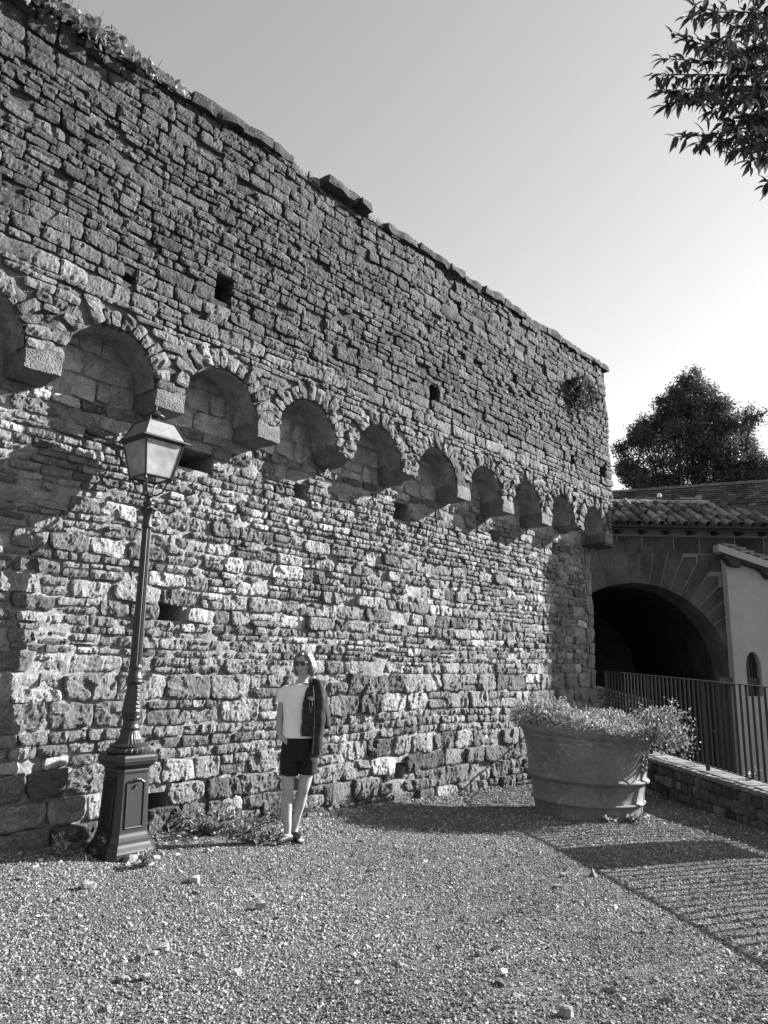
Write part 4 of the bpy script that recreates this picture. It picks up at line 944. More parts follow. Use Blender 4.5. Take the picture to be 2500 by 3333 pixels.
p = at(2130, 2655, 9.2); weed((2.93, 9.25, 0), 700, 0.28, 0.10, 'bright low leafy weed at the foot of the big pot', L=(0.03, 0.05), W=(0.02, 0.035), tone=0.42)
weed((2.62, 9.05, 0), 200, 0.14, 0.07, 'small patch of bright weed under the front of the pot', L=(0.03, 0.05), W=(0.02, 0.03), tone=0.42)
p = W2(0, 0, 0); q = RL(4.9, -0.35, 0.3); 
for (dd, lab) in ((4.2, 'dry weed on the low wall behind the railing, left one'), (4.9, 'dry weed on the low wall behind the railing, at the right edge')):
    q = RL(dd, -0.40, float(lwz(dd))); st = []; P = []; D = []
    for k in range(9):
        t_ = q + [RNG.uniform(-.14, .14), RNG.uniform(-.2, .2), RNG.uniform(0.08, 0.2)]; st.append(np.array([q, (q + t_) / 2, t_]))
        for j in range(6): P.append(q + (t_ - q) * RNG.uniform(0.3, 1)); D.append(rdir(1, (0, 0, .6))[0])
    P = np.array(P); D = np.array(D); clump('weed', lab, 'weed', q, lambda n_: (P, D), len(P), (0.03, 0.06), (0.01, 0.02), 0.35, st)

# grass wisps over the gravel near the wall
A = Acc(); n = 900; u = RNG.uniform(-3.3, 6.5, n); nn = RNG.exponential(0.35, n) + 0.05; P = W2(u, nn, 0); P[:, 2] = ground_z(P[:, 0], P[:, 1])
V, Q, T, t = leaves(P, rdir(n, (0, 0, 1.3)), RNG.uniform(0.03, 0.08, n), RNG.uniform(0.004, 0.010, n), RNG.uniform(0.1, 0.35, n), simple=True); A.add(V, Q, tone=t); tag(A.build('dry_grass', MT['leaf']), 'sparse dry grass along the foot of the wall', kind='stuff')

# ------------------------------------------------------------------ the big terracotta pot
PC = np.array([2.576, 9.72, -0.21])
pot = empty('terracotta_pot', PC, 'huge terracotta tub with raised bands and a relief emblem on its side', 'plant pot')
prof = [(0.0, -0.02), (0.60, -0.02), (0.620, 0.0), (0.630, 0.06), (0.645, 0.17), (0.652, 0.205), (0.668, 0.222), (0.682, 0.232), (0.684, 0.245), (0.672, 0.256), (0.662, 0.262), (0.668, 0.34), (0.684, 0.44), (0.690, 0.462), (0.715, 0.480), (0.735, 0.492), (0.740, 0.512), (0.722, 0.528), (0.704, 0.540), (0.708, 0.60), (0.726, 0.74), (0.752, 0.88), (0.762, 0.930), (0.775, 0.938), (0.776, 0.955), (0.768, 0.962), (0.778, 0.975), (0.800, 0.995), (0.820, 1.02), (0.826, 1.05), (0.818, 1.075), (0.790, 1.085), (0.76, 1.075), (0.745, 1.0), (0.73, 0.96), (0.0, 0.96)]
def pr(a, r, z):
    w = np.full_like(a, r) * (1 + 0.006 * np.sin(2 * a + 1) + 0.004 * np.sin(3 * a + z * 3))
    if 0.46 < z < 0.53: w = w - 0.020 * np.exp(-((a - (-1.85)) / 0.10) ** 2)       # chipped band
    return w
V, Q = lathe(prof, 96, rfun=pr); V = V + 0.003 * np.stack([fbm(V * 7, 2, k) for k in range(3)], -1)
def tiltz(V): V = V.copy(); V[:, 2] -= 0.065 * (V[:, 0] / 0.82) * np.clip(V[:, 2] / 1.05, 0.1, 1); return V
V = tiltz(V); obj('pot_body', V, Q, None, MT['terracotta'], pot, smooth=True)
# relief emblem: a knobbed shield
ea = -0.68; er = np.array([math.cos(ea), math.sin(ea), 0]); et = np.array([-math.sin(ea), math.cos(ea), 0]); A = Acc()
def rel(cx, cz, rx, rz, h=0.02):
    V, Q = box_t(6, 6, 3); d = unit(V); P = d * np.array([rx, rz, h]); W_ = er * (0.728 + (cz - 0.74) * 0.15) + np.outer(cx + P[:, 0], et) + np.outer(P[:, 2], er) + np.outer(cz + P[:, 1], [0, 0, 1.0]); A.add(tiltz(W_), Q)
rel(0, 0.74, 0.055, 0.085, 0.018); 
for cx, cz, r in ((-0.05, 0.83, 0.026), (0, 0.845, 0.024), (0.05, 0.83, 0.026), (-0.066, 0.785, 0.024), (0.066, 0.785, 0.024), (-0.062, 0.72, 0.024), (0.062, 0.72, 0.024), (-0.06, 0.66, 0.026), (0.06, 0.66, 0.026), (0, 0.645, 0.024)): rel(cx, cz, r, r, 0.022)
for k in range(5): rel(-0.03 + 0.015 * k, 0.735 - 0.008 * (k % 2), 0.005, 0.045, 0.028)
rel(0, 0.79, 0.04, 0.010, 0.03); A.build('emblem', MT['terracotta'], pot, smooth=True)
V, Q = lathe([(0.0, 1.0), (0.76, 0.985)], 32); V = tiltz(V); V[:, 2] += 0.02 * fbm(V * 6, 2, 3); obj('soil', V, Q[:, ::-1], None, MT['dirt'], pot)
def build_pot_plant():
    n = 9000; b = PC + [0, 0, 1.0]
    e = empty('pot_shrub', b, 'dense small leaved shrub filling the huge tub and spilling over its right side', 'shrub')
    a = RNG.uniform(0, 2 * math.pi, n); r = 0.90 * np.sqrt(RNG.uniform(0, 1, n)); x, y = r * np.cos(a), r * np.sin(a)
    H = 0.25 + 0.17 * fbm(v3(x * 3.0, y * 3.0, 3.0), 2, 4) - 0.10 * (r / 0.9) ** 3 + 0.05 * np.cos(x * 3 + 1.2)
    z = 1.02 + np.maximum(H, 0.05) * RNG.uniform(0, 1, n) ** 0.55 - 0.065 * x / 0.82
    P1 = np.stack([x, y, z], -1)
    over = (r > 0.78); P1[over, 2] += RNG.uniform(0.0, 0.05, over.sum())
    P1 = np.concatenate([P1])
    st = []; ex = []
    for k in range(70):        # trailing shoots on the right side
        a0 = RNG.uniform(-0.9, 0.7); L = RNG.uniform(0.25, 0.62); p0 = np.array([0.68 * math.cos(a0), 0.68 * math.sin(a0), 1.0]); d = np.array([math.cos(a0 * 0.6), math.sin(a0 * 0.8), 0]); zz = RNG.uniform(-0.25, 0.32)
        p2 = p0 + d * L + [0, 0, zz]; p1 = p0 + d * L * 0.5 + [0, 0, max(zz, 0) * 0.6 + 0.14]; st.append(np.array([p0, p1, p2])); m = int(L * 75)
        t = RNG.uniform(0.1, 1, m)[:, None]; ex.append((1 - t) ** 2 * p0 + 2 * t * (1 - t) * p1 + t * t * p2 + RNG.normal(0, 0.018, (m, 3)))
    tall = [np.array([1.0, -0.15, 1.1]), np.array([1.02, -0.15, 1.25]), np.array([1.05, -0.2, 1.44])]; st.append(np.array(tall)); t = RNG.uniform(0, 1, 60)[:, None]; ex.append(tall[0] + (tall[2] - tall[0]) * t + RNG.normal(0, 0.03, (60, 3)))
    for k in range(50):
        a0 = RNG.uniform(1.6, 4.4); r0 = RNG.uniform(0.5, 0.85); p0 = np.array([r0 * math.cos(a0), r0 * math.sin(a0), 1.05]); p2 = p0 + [RNG.uniform(-.14, .05), RNG.uniform(-.1, .1), RNG.uniform(0.2, 0.42)]; st.append(np.array([p0, (p0 + p2) / 2, p2])); m = 26; t = RNG.uniform(0.3, 1, m)[:, None]; ex.append(p0 + (p2 - p0) * t + RNG.normal(0, 0.014, (m, 3)))
    m = 1500; q = RNG.normal(0, 1, (m, 3)) * [0.16, 0.24, 0.11] + [0.86, -0.12, 1.04]; ex.append(q)
    P = np.concatenate([P1] + ex); n = len(P)
    V, Q, T, t = leaves(P, rdir(n, (0.1, -0.1, 0.55)), RNG.uniform(0.03, 0.055, n), RNG.uniform(0.014, 0.026, n), np.clip(RNG.normal(0.30, 0.10, n), 0.08, 0.6)); obj('foliage', V - [0, 0, 1.0], Q, T, MT['leaf'], e, t)
    A = Acc()
    for s in st: A.add(*tube(s, [0.005, 0.004, 0.0025], 4)[:2], tone=0.2)
    A.build('stems', MT['twig'], e, off=[0, 0, 1.0])
build_pot_plant()

# ------------------------------------------------------------------ loose rocks one can point at
def loose(px, py, r, tone, label, flat=0.6, seed=0, cat='rock', name='loose_rock'):
    z = 0.0
    for _ in range(12):
        d = ray(px, py); t = (z - CAM[2]) / d[2]; P = CAM + d * t; z = 0.5 * z + 0.5 * float(ground_z(P[0], P[1]))
    V, Q = rock((0, 0, 0), (r, r * RNG.uniform(0.6, 0.85), r * flat), (5, 5, 4), r * 0.30, 0.4, 1.1 / r, seed=seed); o = obj(name, V, Q, None, MT['stone'], None, tone * 0.85); o.location = (P[0], P[1], z + r * flat * 0.6); o.rotation_euler = (0, 0, RNG.uniform(0, 6)); tag(o, label, cat)
loose(636, 2873, 0.036, 0.7, 'white angular rock on the gravel between lamp and person', 0.8, 1)
loose(288, 2892, 0.046, 0.45, 'pale flat rock on gravel below the lamp pedestal', 0.55, 2)
loose(422, 2803, 0.05, 0.42, 'grey rock resting against the front of the lamp pedestal', 0.6, 3)
loose(468, 2818, 0.036, 0.6, 'white flat rock just right of the grey rock by the pedestal', 0.5, 4)
loose(508, 2796, 0.03, 0.62, 'white rock off the right corner of the lamp pedestal', 0.5, 5)
loose(240, 2768, 0.05, 0.22, 'shaded rounded rock in the pile left of the lamp pedestal', 0.7, 6)
loose(215, 2783, 0.045, 0.25, 'shaded oval rock lying in front of the pile left of the lamp', 0.5, 7)
loose(266, 2752, 0.036, 0.18, 'small dark rock at the back of the pile left of the lamp', 0.7, 8)
loose(160, 2783, 0.05, 0.2, 'wedge shaped rock at the left end of the pile by the wall', 0.8, 9)
loose(538, 3092, 0.026, 0.65, 'white rock with flat top in the middle of the foreground gravel', 0.7, 10)
loose(503, 3108, 0.02, 0.5, 'small pale chip lying left of the white foreground rock', 0.5, 11)
loose(478, 3190, 0.022, 0.62, 'bright angular rock low in the foreground, left of centre', 0.8, 12)
loose(397, 3195, 0.02, 0.35, 'grey rock beside the bright angular one low in the foreground', 0.8, 13)
loose(848, 2960, 0.028, 0.5, 'upright pale rock on open gravel below the person', 1.0, 14)
loose(1638, 3207, 0.034, 0.16, 'dark smooth oval rock at the bottom right of the foreground', 0.4, 15)
loose(1843, 3308, 0.03, 0.55, 'pale round rock near the bottom edge, right of centre', 0.8, 16)
loose(1816, 2890, 0.028, 0.5, 'pale flat rock at the edge of the railing shadow', 0.5, 17)
loose(1835, 2857, 0.03, 0.45, 'small rock just above the flat one by the railing shadow', 0.7, 18)
loose(640, 2950 - 40, 0.02, 0.3, 'small grey rock below the white angular one', 0.6, 19)
loose(500, 2637, 0.03, 0.4, 'little rock lodged in front of the hole at the wall foot', 0.8, 20)
# ------------------------------------------------------------------ the lamp post
LPX, LPY = -2.09, 6.46
LZ = 0.02
lamp = empty('street_lamp', (LPX, LPY, LZ), 'dark cast iron lamp post with four sided lantern on a panelled pedestal', 'street lamp', rz=WROT)
def sq(h, z, c=0.22):
    k = h * c; return [(h - k, -h, z), (h, -h + k, z), (h, h - k, z), (h - k, h, z), (-h + k, h, z), (-h, h - k, z), (-h, -h + k, z), (-h + k, -h, z)]
def z_(z): return z - LZ
prof = [(0.228, -0.06), (0.228, 0.115), (0.222, 0.125), (0.214, 0.135), (0.208, 0.155), (0.196, 0.175), (0.184, 0.185), (0.182, 0.20), (0.176, 0.225), (0.168, 0.245), (0.164, 0.25), (0.163, 0.26), (0.146, 0.70), (0.15, 0.71), (0.152, 0.725), (0.150, 0.735), (0.158, 0.745), (0.176, 0.765), (0.190, 0.775), (0.192, 0.785), (0.199, 0.80), (0.199, 0.83), (0.190, 0.845), (0.165, 0.852), (0.10, 0.853)]
V, Q, T = loft_poly([sq(h * 0.96, z_(z), 0.26) for h, z in prof]); obj('pedestal', V, Q, T, MT['iron'], lamp)
# recessed door on the court face and the one on the side
def door(rot):
    A = Acc(); ca, sa = math.cos(rot), math.sin(rot)
    def tr(P): P = np.asarray(P, float); return np.stack([P[:, 0] * ca - P[:, 1] * sa, P[:, 0] * sa + P[:, 1] * ca, P[:, 2]], -1)
    def yf(z): return -np.interp(z, [0.26, 0.70], [0.1565, 0.140])
    w = 0.078
    P = [(-w, yf(.29) - 0.002, z_(.29)), (w, yf(.29) - 0.002, z_(.29)), (w, yf(.63) - 0.002, z_(.63)), (w * .6, yf(.65) - 0.002, z_(.65)), (-w * .6, yf(.65) - 0.002, z_(.65)), (-w, yf(.63) - 0.002, z_(.63))]
    n = len(P)
    fr = obj('door', tr(P), None, [[0, i, i + 1] for i in range(1, n - 1)], MT['iron'], lamp)
    for i in range(n): a, b = np.array(P[i]), np.array(P[(i + 1) % n]); V, Q, T = tube([a + [0, -0.002, 0], b + [0, -0.002, 0]], 0.006, 6); A.add(tr(V), Q, T)
    rim = A.build('door_frame', MT['iron'], fr)
    A = Acc(); V, Q, T = tube([(0, yf(.6), z_(.605)), (0, yf(.6) - 0.018, z_(.605))], 0.012, 14); A.add(tr(V), Q, T); V, Q, T = tube([(0, yf(.6) - 0.018, z_(.605)), (0, yf(.6) - 0.02, z_(.605))], 0.006, 10); A.add(tr(V), Q, T)
    V, Q, T = tube([(-0.05, yf(.655) - 0.004, z_(.648)), (-0.03, yf(.65) - 0.024, z_(.658)), (0.03, yf(.65) - 0.024, z_(.658)), (0.05, yf(.655) - 0.004, z_(.648))], 0.008, 8); A.add(tr(V), Q, T)
    A.build('lock', MT['iron'], fr, smooth=True)
door(0.0); door(-math.pi / 2)
# bell foot with beads and long leaves
V, Q = lathe([(0.10, z_(.850)), (0.165, z_(.855)), (0.172, z_(.868)), (0.172, z_(.885)), (0.160, z_(.895)), (0.150, z_(.905)), (0.155, z_(.912)), (0.140, z_(.922)), (0.112, z_(.935)), (0.088, z_(.965)), (0.076, z_(1.0)), (0.070, z_(1.03)), (0.074, z_(1.04)), (0.078, z_(1.052)), (0.070, z_(1.065)), (0.064, z_(1.08)), (0.063, z_(1.11)), (0.072, z_(1.125)), (0.074, z_(1.14)), (0.07, z_(1.15))], 72,
    rfun=lambda a, r, z: np.full_like(a, r) * (1 + (0.035 * np.sin(a * 24) if z_(.86) < z < z_(.893) else 0) + (0.05 * np.abs(np.sin(a * 12)) if z_(.925) < z < z_(1.02) else 0)))
obj('bell_foot', V, Q, None, MT['iron'], lamp, smooth=False)
# acanthus stage
zs = np.linspace(1.15, 1.40, 24); V, Q = lathe([(np.interp(z, [1.15, 1.17, 1.24, 1.33, 1.40], [0.074, 0.079, 0.074, 0.064, 0.058]), z_(z)) for z in zs], 72, rfun=lambda a, r, z: r + 0.009 * np.clip(np.cos(a * 4) * 1.6 - (z - z_(1.17)) / 0.16, -0.6, 1) * (0.6 + 0.4 * np.abs(np.sin(a * 16 + (z * 40)))) + 0.003 * np.sin(z * 190) * np.clip(np.cos(a * 4), 0, 1))
obj('acanthus_collar', V, Q, None, MT['iron'], lamp)
V, Q = lathe([(0.056, z_(1.40)), (0.062, z_(1.41)), (0.070, z_(1.42)), (0.070, z_(1.435)), (0.064, z_(1.445)), (0.068, z_(1.452)), (0.068, z_(1.462)), (0.056, z_(1.475)), (0.052, z_(1.53)), (0.056, z_(1.54)), (0.058, z_(1.552)), (0.05, z_(1.56)), (0.046, z_(1.57))], 40); obj('ring', V, Q, None, MT['iron'], lamp, smooth=True)
V, Q = lathe([(np.interp(z, [1.565, 2.74], [0.047, 0.035]), z_(z)) for z in (1.565, 2.0, 2.4, 2.74)], 64, rfun=lambda a, r, z: r * (1 + 0.07 * np.cos(a * 16))); obj('fluted_shaft', V, Q, None, MT['iron'], lamp)
V, Q = lathe([(0.035, z_(2.74)), (0.046, z_(2.75)), (0.048, z_(2.765)), (0.040, z_(2.775)), (0.038, z_(2.79)), (0.038, z_(2.85)), (0.046, z_(2.88)), (0.062, z_(2.905)), (0.072, z_(2.915)), (0.066, z_(2.925)), (0.045, z_(2.93)), (0.042, z_(2.945)), (0.050, z_(2.955)), (0.052, z_(2.97)), (0.045, z_(2.985)), (0.03, z_(2.99)), (0.025, z_(3.0)), (0.025, z_(3.05)), (0.0, z_(3.055))], 48, rfun=lambda a, r, z: r * (1 + (0.16 * np.cos(a * 8) if z_(2.86) < z < z_(2.922) else 0.0))); obj('capital', V, Q, None, MT['iron'], lamp, smooth=True)
HB, HT_, ZB, ZT = 0.130, 0.188, 3.195, 3.515
for sx in (-1, 1):
    for sy in (-1, 1):
        V, Q, T = tube([(sx * 0.012, sy * 0.012, z_(3.04)), (sx * 0.045, sy * 0.045, z_(3.045)), (sx * 0.075, sy * 0.075, z_(3.07)), (sx * 0.092, sy * 0.092, z_(3.11)), (sx * 0.10, sy * 0.10, z_(3.15)), (sx * 0.112, sy * 0.112, z_(3.178)), (sx * 0.135, sy * 0.135, z_(3.185))], 0.0085, 8); obj('bracket_arm', V, Q, T, MT['iron'], lamp, smooth=True)
        V, Q, T = tube([(sx * 0.128, sy * 0.128, z_(3.19)), (sx * 0.128, sy * 0.128, z_(3.165)), (sx * 0.128, sy * 0.128, z_(3.145))], [0.009, 0.011, 0.002], 8); obj('drop_finial', V, Q, T, MT['iron'], lamp)
lan = link('lantern_frame', None, lamp)
A = Acc(); cn = [(1, -1), (1, 1), (-1, 1), (-1, -1)]
for i in range(4):
    a, b = cn[i], cn[(i + 1) % 4]
    A.add(*tube([(a[0] * HB, a[1] * HB, z_(ZB)), (a[0] * HT_, a[1] * HT_, z_(ZT))], 0.011, 4)[:2])
    V, Q, T = tube([(a[0] * HB, a[1] * HB, z_(ZB)), (b[0] * HB, b[1] * HB, z_(ZB))], 0.012, 4); A.add(V, Q, T)
    V, Q, T = tube([(a[0] * HT_, a[1] * HT_, z_(ZT)), (b[0] * HT_, b[1] * HT_, z_(ZT))], 0.013, 4); A.add(V, Q, T)
bpy.data.objects.remove(lan); lan = A.build('lantern_frame', MT['iron'], lamp)
for i in range(4):
    a, b = cn[i], cn[(i + 1) % 4]; P = []
    q = [(a[0] * HB, a[1] * HB, ZB), (b[0] * HB, b[1] * HB, ZB), (b[0] * HT_, b[1] * HT_, ZT), (a[0] * HT_, a[1] * HT_, ZT)]
    O_ = np.array([(x, y, z_(z)) for x, y, z in q]) * [0.992, 0.992, 1]; I_ = O_ * [0.97, 0.97, 1]; V = np.concatenate([O_, I_]); obj('glass_pane', V, [[0, 1, 2, 3], [7, 6, 5, 4], [0, 4, 5, 1], [1, 5, 6, 2], [2, 6, 7, 3], [3, 7, 4, 0]], None, MT['glass'], lamp)
# roof: eave plate, four sloping sheets, vent and dome
def ring4(h, z): return [(h, -h, z_(z)), (h, h, z_(z)), (-h, h, z_(z)), (-h, -h, z_(z))]
V, Q, T = loft_poly([ring4(0.200, 3.515), ring4(0.236, 3.520), ring4(0.236, 3.528), ring4(0.205, 3.545)]); obj('eave', V, Q, T, MT['iron'], lamp)
V, Q, T = loft_poly([ring4(0.200, 3.545), ring4(0.128, 3.695), ring4(0.120, 3.700)]); obj('roof_sheet', V, Q, T, MT['ironlight'] if 'ironlight' in MT else MT['iron'], lamp)
A = Acc()
for i in range(4):
    a = cn[i]; b = cn[(i + 1) % 4]; V, Q, T = tube([(a[0] * .203, a[1] * .203, z_(3.545)), (a[0] * .128, a[1] * .128, z_(3.702))], 0.007, 5); A.add(V, Q, T); V, Q, T = tube([(a[0] * .128, a[1] * .128, z_(3.702)), (b[0] * .128, b[1] * .128, z_(3.702))], 0.006, 5); A.add(V, Q, T)
    V, Q, T = tube([(a[0] * .128, a[1] * .128, z_(3.70)), (a[0] * .128, a[1] * .128, z_(3.735))], [0.007, 0.003], 6); A.add(V, Q, T)
A.build('roof_ribs', MT['iron'], lamp)
V, Q = lathe([(0.085, z_(3.70)), (0.055, z_(3.715)), (0.038, z_(3.735)), (0.036, z_(3.745)), (0.040, z_(3.75)), (0.038, z_(3.756)), (0.062, z_(3.760)), (0.080, z_(3.768)), (0.083, z_(3.776)), (0.070, z_(3.787)), (0.050, z_(3.806)), (0.030, z_(3.826)), (0.012, z_(3.838)), (0.006, z_(3.845)), (0.009, z_(3.852)), (0.004, z_(3.858)), (0.008, z_(3.868)), (0.0, z_(3.878))], 36); obj('vent_cap', V, Q, None, MT['iron'], lamp, smooth=True)
V, Q = lathe([(0.0, z_(3.24)), (0.035, z_(3.25)), (0.04, z_(3.30)), (0.04, z_(3.38)), (0.02, z_(3.43)), (0.0, z_(3.44))], 16); obj('bulb', V, Q, None, MT['paleplate'], lamp, smooth=True)

# ------------------------------------------------------------------ the woman by the wall
PO = np.array([-0.79, 7.2, 0.0]); PO[2] = float(ground_z(PO[0], PO[1])) + 0.0
person = empty('person', PO, 'person in white t-shirt, black shorts and sunglasses, denim jacket over one shoulder, smiling', 'person')
def ell(c, r, n=14, rot=None):
    V, Q = box_t(n, n, n); d = unit(V) * np.asarray(r)
    if rot is not None: d = d @ np.array(rot).T
    return d + np.asarray(c), Q, None
def limb(P, r, n=14, flat=None):
    V, Q, T = tube(P, r, n); 
    return V, Q, T
def smooth_chain(P, r, m=6):
    P = np.asarray(P, float); r = np.asarray(r, float); n = len(P); t = np.linspace(0, n - 1, (n - 1) * m + 1); out = []; ro = []
    for v in t:
        i = min(int(v), n - 2); f = v - i; p0 = P[max(i - 1, 0)]; p1 = P[i]; p2 = P[i + 1]; p3 = P[min(i + 2, n - 1)]
        out.append(0.5 * ((2 * p1) + (-p0 + p2) * f + (2 * p0 - 5 * p1 + 4 * p2 - p3) * f * f + (-p0 + 3 * p1 - 3 * p2 + p3) * f ** 3)); s = f * f * (3 - 2 * f); ro.append(r[i] * (1 - s) + r[i + 1] * s)
    return np.array(out), np.array(ro)
def sl(P, r, n=14): return tube(*smooth_chain(P, r), n)
def loftz(secs, n=40, pw=2.3):
    """sections (z, cx, cy, rx, ry)"""
    s = np.array(secs, float); zz = np.linspace(s[0, 0], s[-1, 0], 40) if s[0, 0] < s[-1, 0] else np.linspace(s[-1, 0], s[0, 0], 40)
    o = np.argsort(s[:, 0]); s = s[o]; rings = []; a = np.arange(n) / n * 2 * math.pi
    for z in zz:
        cx, cy, rx, ry = [np.interp(z, s[:, 0], s[:, k]) for k in (1, 2, 3, 4)]
        c, si = np.cos(a), np.sin(a); f = (np.abs(c) ** pw + np.abs(si) ** pw) ** (-1 / pw); rings.append(np.stack([cx + rx * c * f, cy + ry * si * f, np.full(n, z)], -1))
    return loft_poly(rings)
def fuse(name, parts, m, parent, vox=0.008, sm=3, disp=None):
    """join closed pieces into one continuous skin"""
    A = Acc()
    for V, Q, T in parts: A.add(np.asarray(V) - (PO if True else 0), Q, T)
    tmp = A.build('tmp_' + name, None); md = tmp.modifiers.new('r', 'REMESH'); md.mode = 'VOXEL'; md.voxel_size = vox; md.adaptivity = 0
    if sm: s = tmp.modifiers.new('s', 'SMOOTH'); s.iterations = sm; s.factor = 0.5
    dg = bpy.context.evaluated_depsgraph_get(); ev = tmp.evaluated_get(dg); me = bpy.data.meshes.new_from_object(ev); me.name = name
    old = tmp.data; bpy.data.objects.remove(tmp); bpy.data.meshes.remove(old)
    n = len(me.vertices); co = np.empty(n * 3); me.vertices.foreach_get('co', co); co = co.reshape(-1, 3)
    if disp is not None: co = disp(co); me.vertices.foreach_set('co', co.ravel().astype(np.float32))
    me.polygons.foreach_set('use_smooth', np.ones(len(me.polygons), bool)); me.materials.clear(); me.materials.append(m); me.update()
    return link(name, me, parent)
Yp = 7.2
FA = math.radians(-110)                         # where the face looks: towards the left of the picture and slightly to the camera
fd = np.array([math.cos(FA), math.sin(FA), -0.06]); fd /= np.linalg.norm(fd); fr = unit(np.cross(fd, [0, 0, 1.0])); fu = np.cross(fr, fd)
HC = np.array([-0.740, 7.205, 1.598])
def hp(f, r, u): return HC + fd * f + fr * r + fu * u      # head frame: forward, to her right, up
rotH = np.stack([fr, fd, fu], 1)
GR0 = float(ground_z(-0.8, 7.2)); GR1 = float(ground_z(-0.76, 7.36))
Rk = [(-0.832, 7.205, 0.80), (-0.843, 7.195, 0.66), (-0.842, 7.18, 0.54), (-0.838, 7.172, 0.485), (-0.843, 7.19, 0.42), (-0.850, 7.205, 0.34), (-0.838, 7.20, 0.20), (-0.830, 7.20, 0.105), (-0.832, 7.20, 0.06)]
Rr = [0.078, 0.068, 0.060, 0.056, 0.052, 0.056, 0.040, 0.031, 0.033]
Lk = [(-0.665, 7.22, 0.80), (-0.672, 7.225, 0.66), (-0.690, 7.225, 0.54), (-0.700, 7.225, 0.485), (-0.716, 7.26, 0.42), (-0.735, 7.29, 0.34), (-0.762, 7.32, 0.21), (-0.778, 7.34, 0.125), (-0.780, 7.345, 0.08)]
Lr = [0.076, 0.068, 0.060, 0.055, 0.050, 0.054, 0.039, 0.031, 0.033]
def foot(ank, toe):
    ank, toe = np.array(ank), np.array(toe); d = unit(toe - ank); heel = ank - d * 0.035; s = np.array([-d[1], d[0], 0])
    out = [sl([heel + [0, 0, 0.0], ank + [0, 0, 0.008], (ank + toe) / 2 + [0, 0, 0.0], toe * 0.85 + ank * 0.15 + [0, 0, -0.008]], [0.030, 0.034, 0.033, 0.022])]
    for k, (o, l) in enumerate(((-0.026, 0.030), (-0.010, 0.028), (0.004, 0.024), (0.017, 0.019), (0.028, 0.012))): b = toe * 0.9 + ank * 0.1 + s * o; out.append(tube([b, b + d * l], [0.013 - 0.0012 * k, 0.010 - 0.001 * k], 8))
    return out
tz = 0.028
Rt, Lt = np.array([-0.945, 7.065, GR0 + tz]), np.array([-0.700, 7.215, GR1 + tz])
Ra, La = np.array([-0.832, 7.19, GR0 + 0.055]), np.array([-0.780, 7.335, GR1 + 0.055])
armR = [(-0.895, 7.21, 1.365), (-0.918, 7.215, 1.28), (-0.935, 7.225, 1.18), (-0.944, 7.225, 1.10), (-0.942, 7.19, 1.02), (-0.932, 7.165, 0.955), (-0.915, 7.15, 0.925)]
armRr = [0.050, 0.043, 0.038, 0.034, 0.034, 0.026, 0.024]
armL = [(-0.615, 7.22, 1.365), (-0.590, 7.23, 1.25), (-0.572, 7.24, 1.11), (-0.578, 7.22, 1.04), (-0.595, 7.18, 0.96)]
armLr = [0.048, 0.040, 0.034, 0.032, 0.024]
body = []
body.append(loftz([(0.72, -0.752, 7.22, 0.140, 0.088), (0.82, -0.752, 7.22, 0.150, 0.095), (0.92, -0.755, 7.21, 0.145, 0.092), (1.08, -0.76, 7.21, 0.128, 0.085), (1.22, -0.758, 7.20, 0.145, 0.098), (1.33, -0.756, 7.205, 0.150, 0.088), (1.385, -0.752, 7.215, 0.120, 0.07), (1.42, -0.745, 7.22, 0.065, 0.055)]))
body.append(sl([(-0.747, 7.225, 1.37), (-0.743, 7.22, 1.44), (-0.738, 7.21, 1.53)], [0.056, 0.047, 0.050]))
body += [sl(Rk, Rr), sl(Lk, Lr), sl(armR, armRr), sl(armL, armLr)]
body += foot(Ra, Rt) + foot(La, Lt)
# her right hand, thumb out, fingers going into the pocket
hb = np.array([-0.905, 7.140, 0.925])
body.append(ell(hb + [0.012, -0.002, -0.012], (0.036, 0.018, 0.030), 8))
for k, (dx, dz) in enumerate(((0.050, -0.004), (0.054, -0.018), (0.050, -0.031), (0.040, -0.042))):
    b0 = hb + np.array([0.02, -0.002, 0.004 - 0.012 * k]); body.append(sl([b0, b0 + [dx * 0.5, -0.006, dz * 0.4 - 0.004], b0 + [dx * 0.8, 0.022, dz * 0.8 - 0.012]], [0.0095, 0.0088, 0.0075], 8))
body.append(sl([hb + [0.0, -0.01, 0.012], hb + [0.03, -0.022, 0.014], hb + [0.052, -0.02, 0.006]], [0.011, 0.0095, 0.008], 8))
# her left hand under the jacket
lb = np.array([-0.600, 7.16, 0.935]); body.append(ell(lb, (0.022, 0.034, 0.036), 8))
for k in range(4): b0 = lb + [0.0, -0.024 + 0.016 * k, -0.02]; body.append(sl([b0, b0 + [-0.012, -0.006, -0.035], b0 + [-0.028, -0.006, -0.055 + 0.004 * abs(k - 1)]], [0.0095, 0.0088, 0.0072], 8))
body.append(sl([lb + [0, -0.03, 0.01], lb + [-0.02, -0.045, -0.02]], [0.011, 0.008], 8))
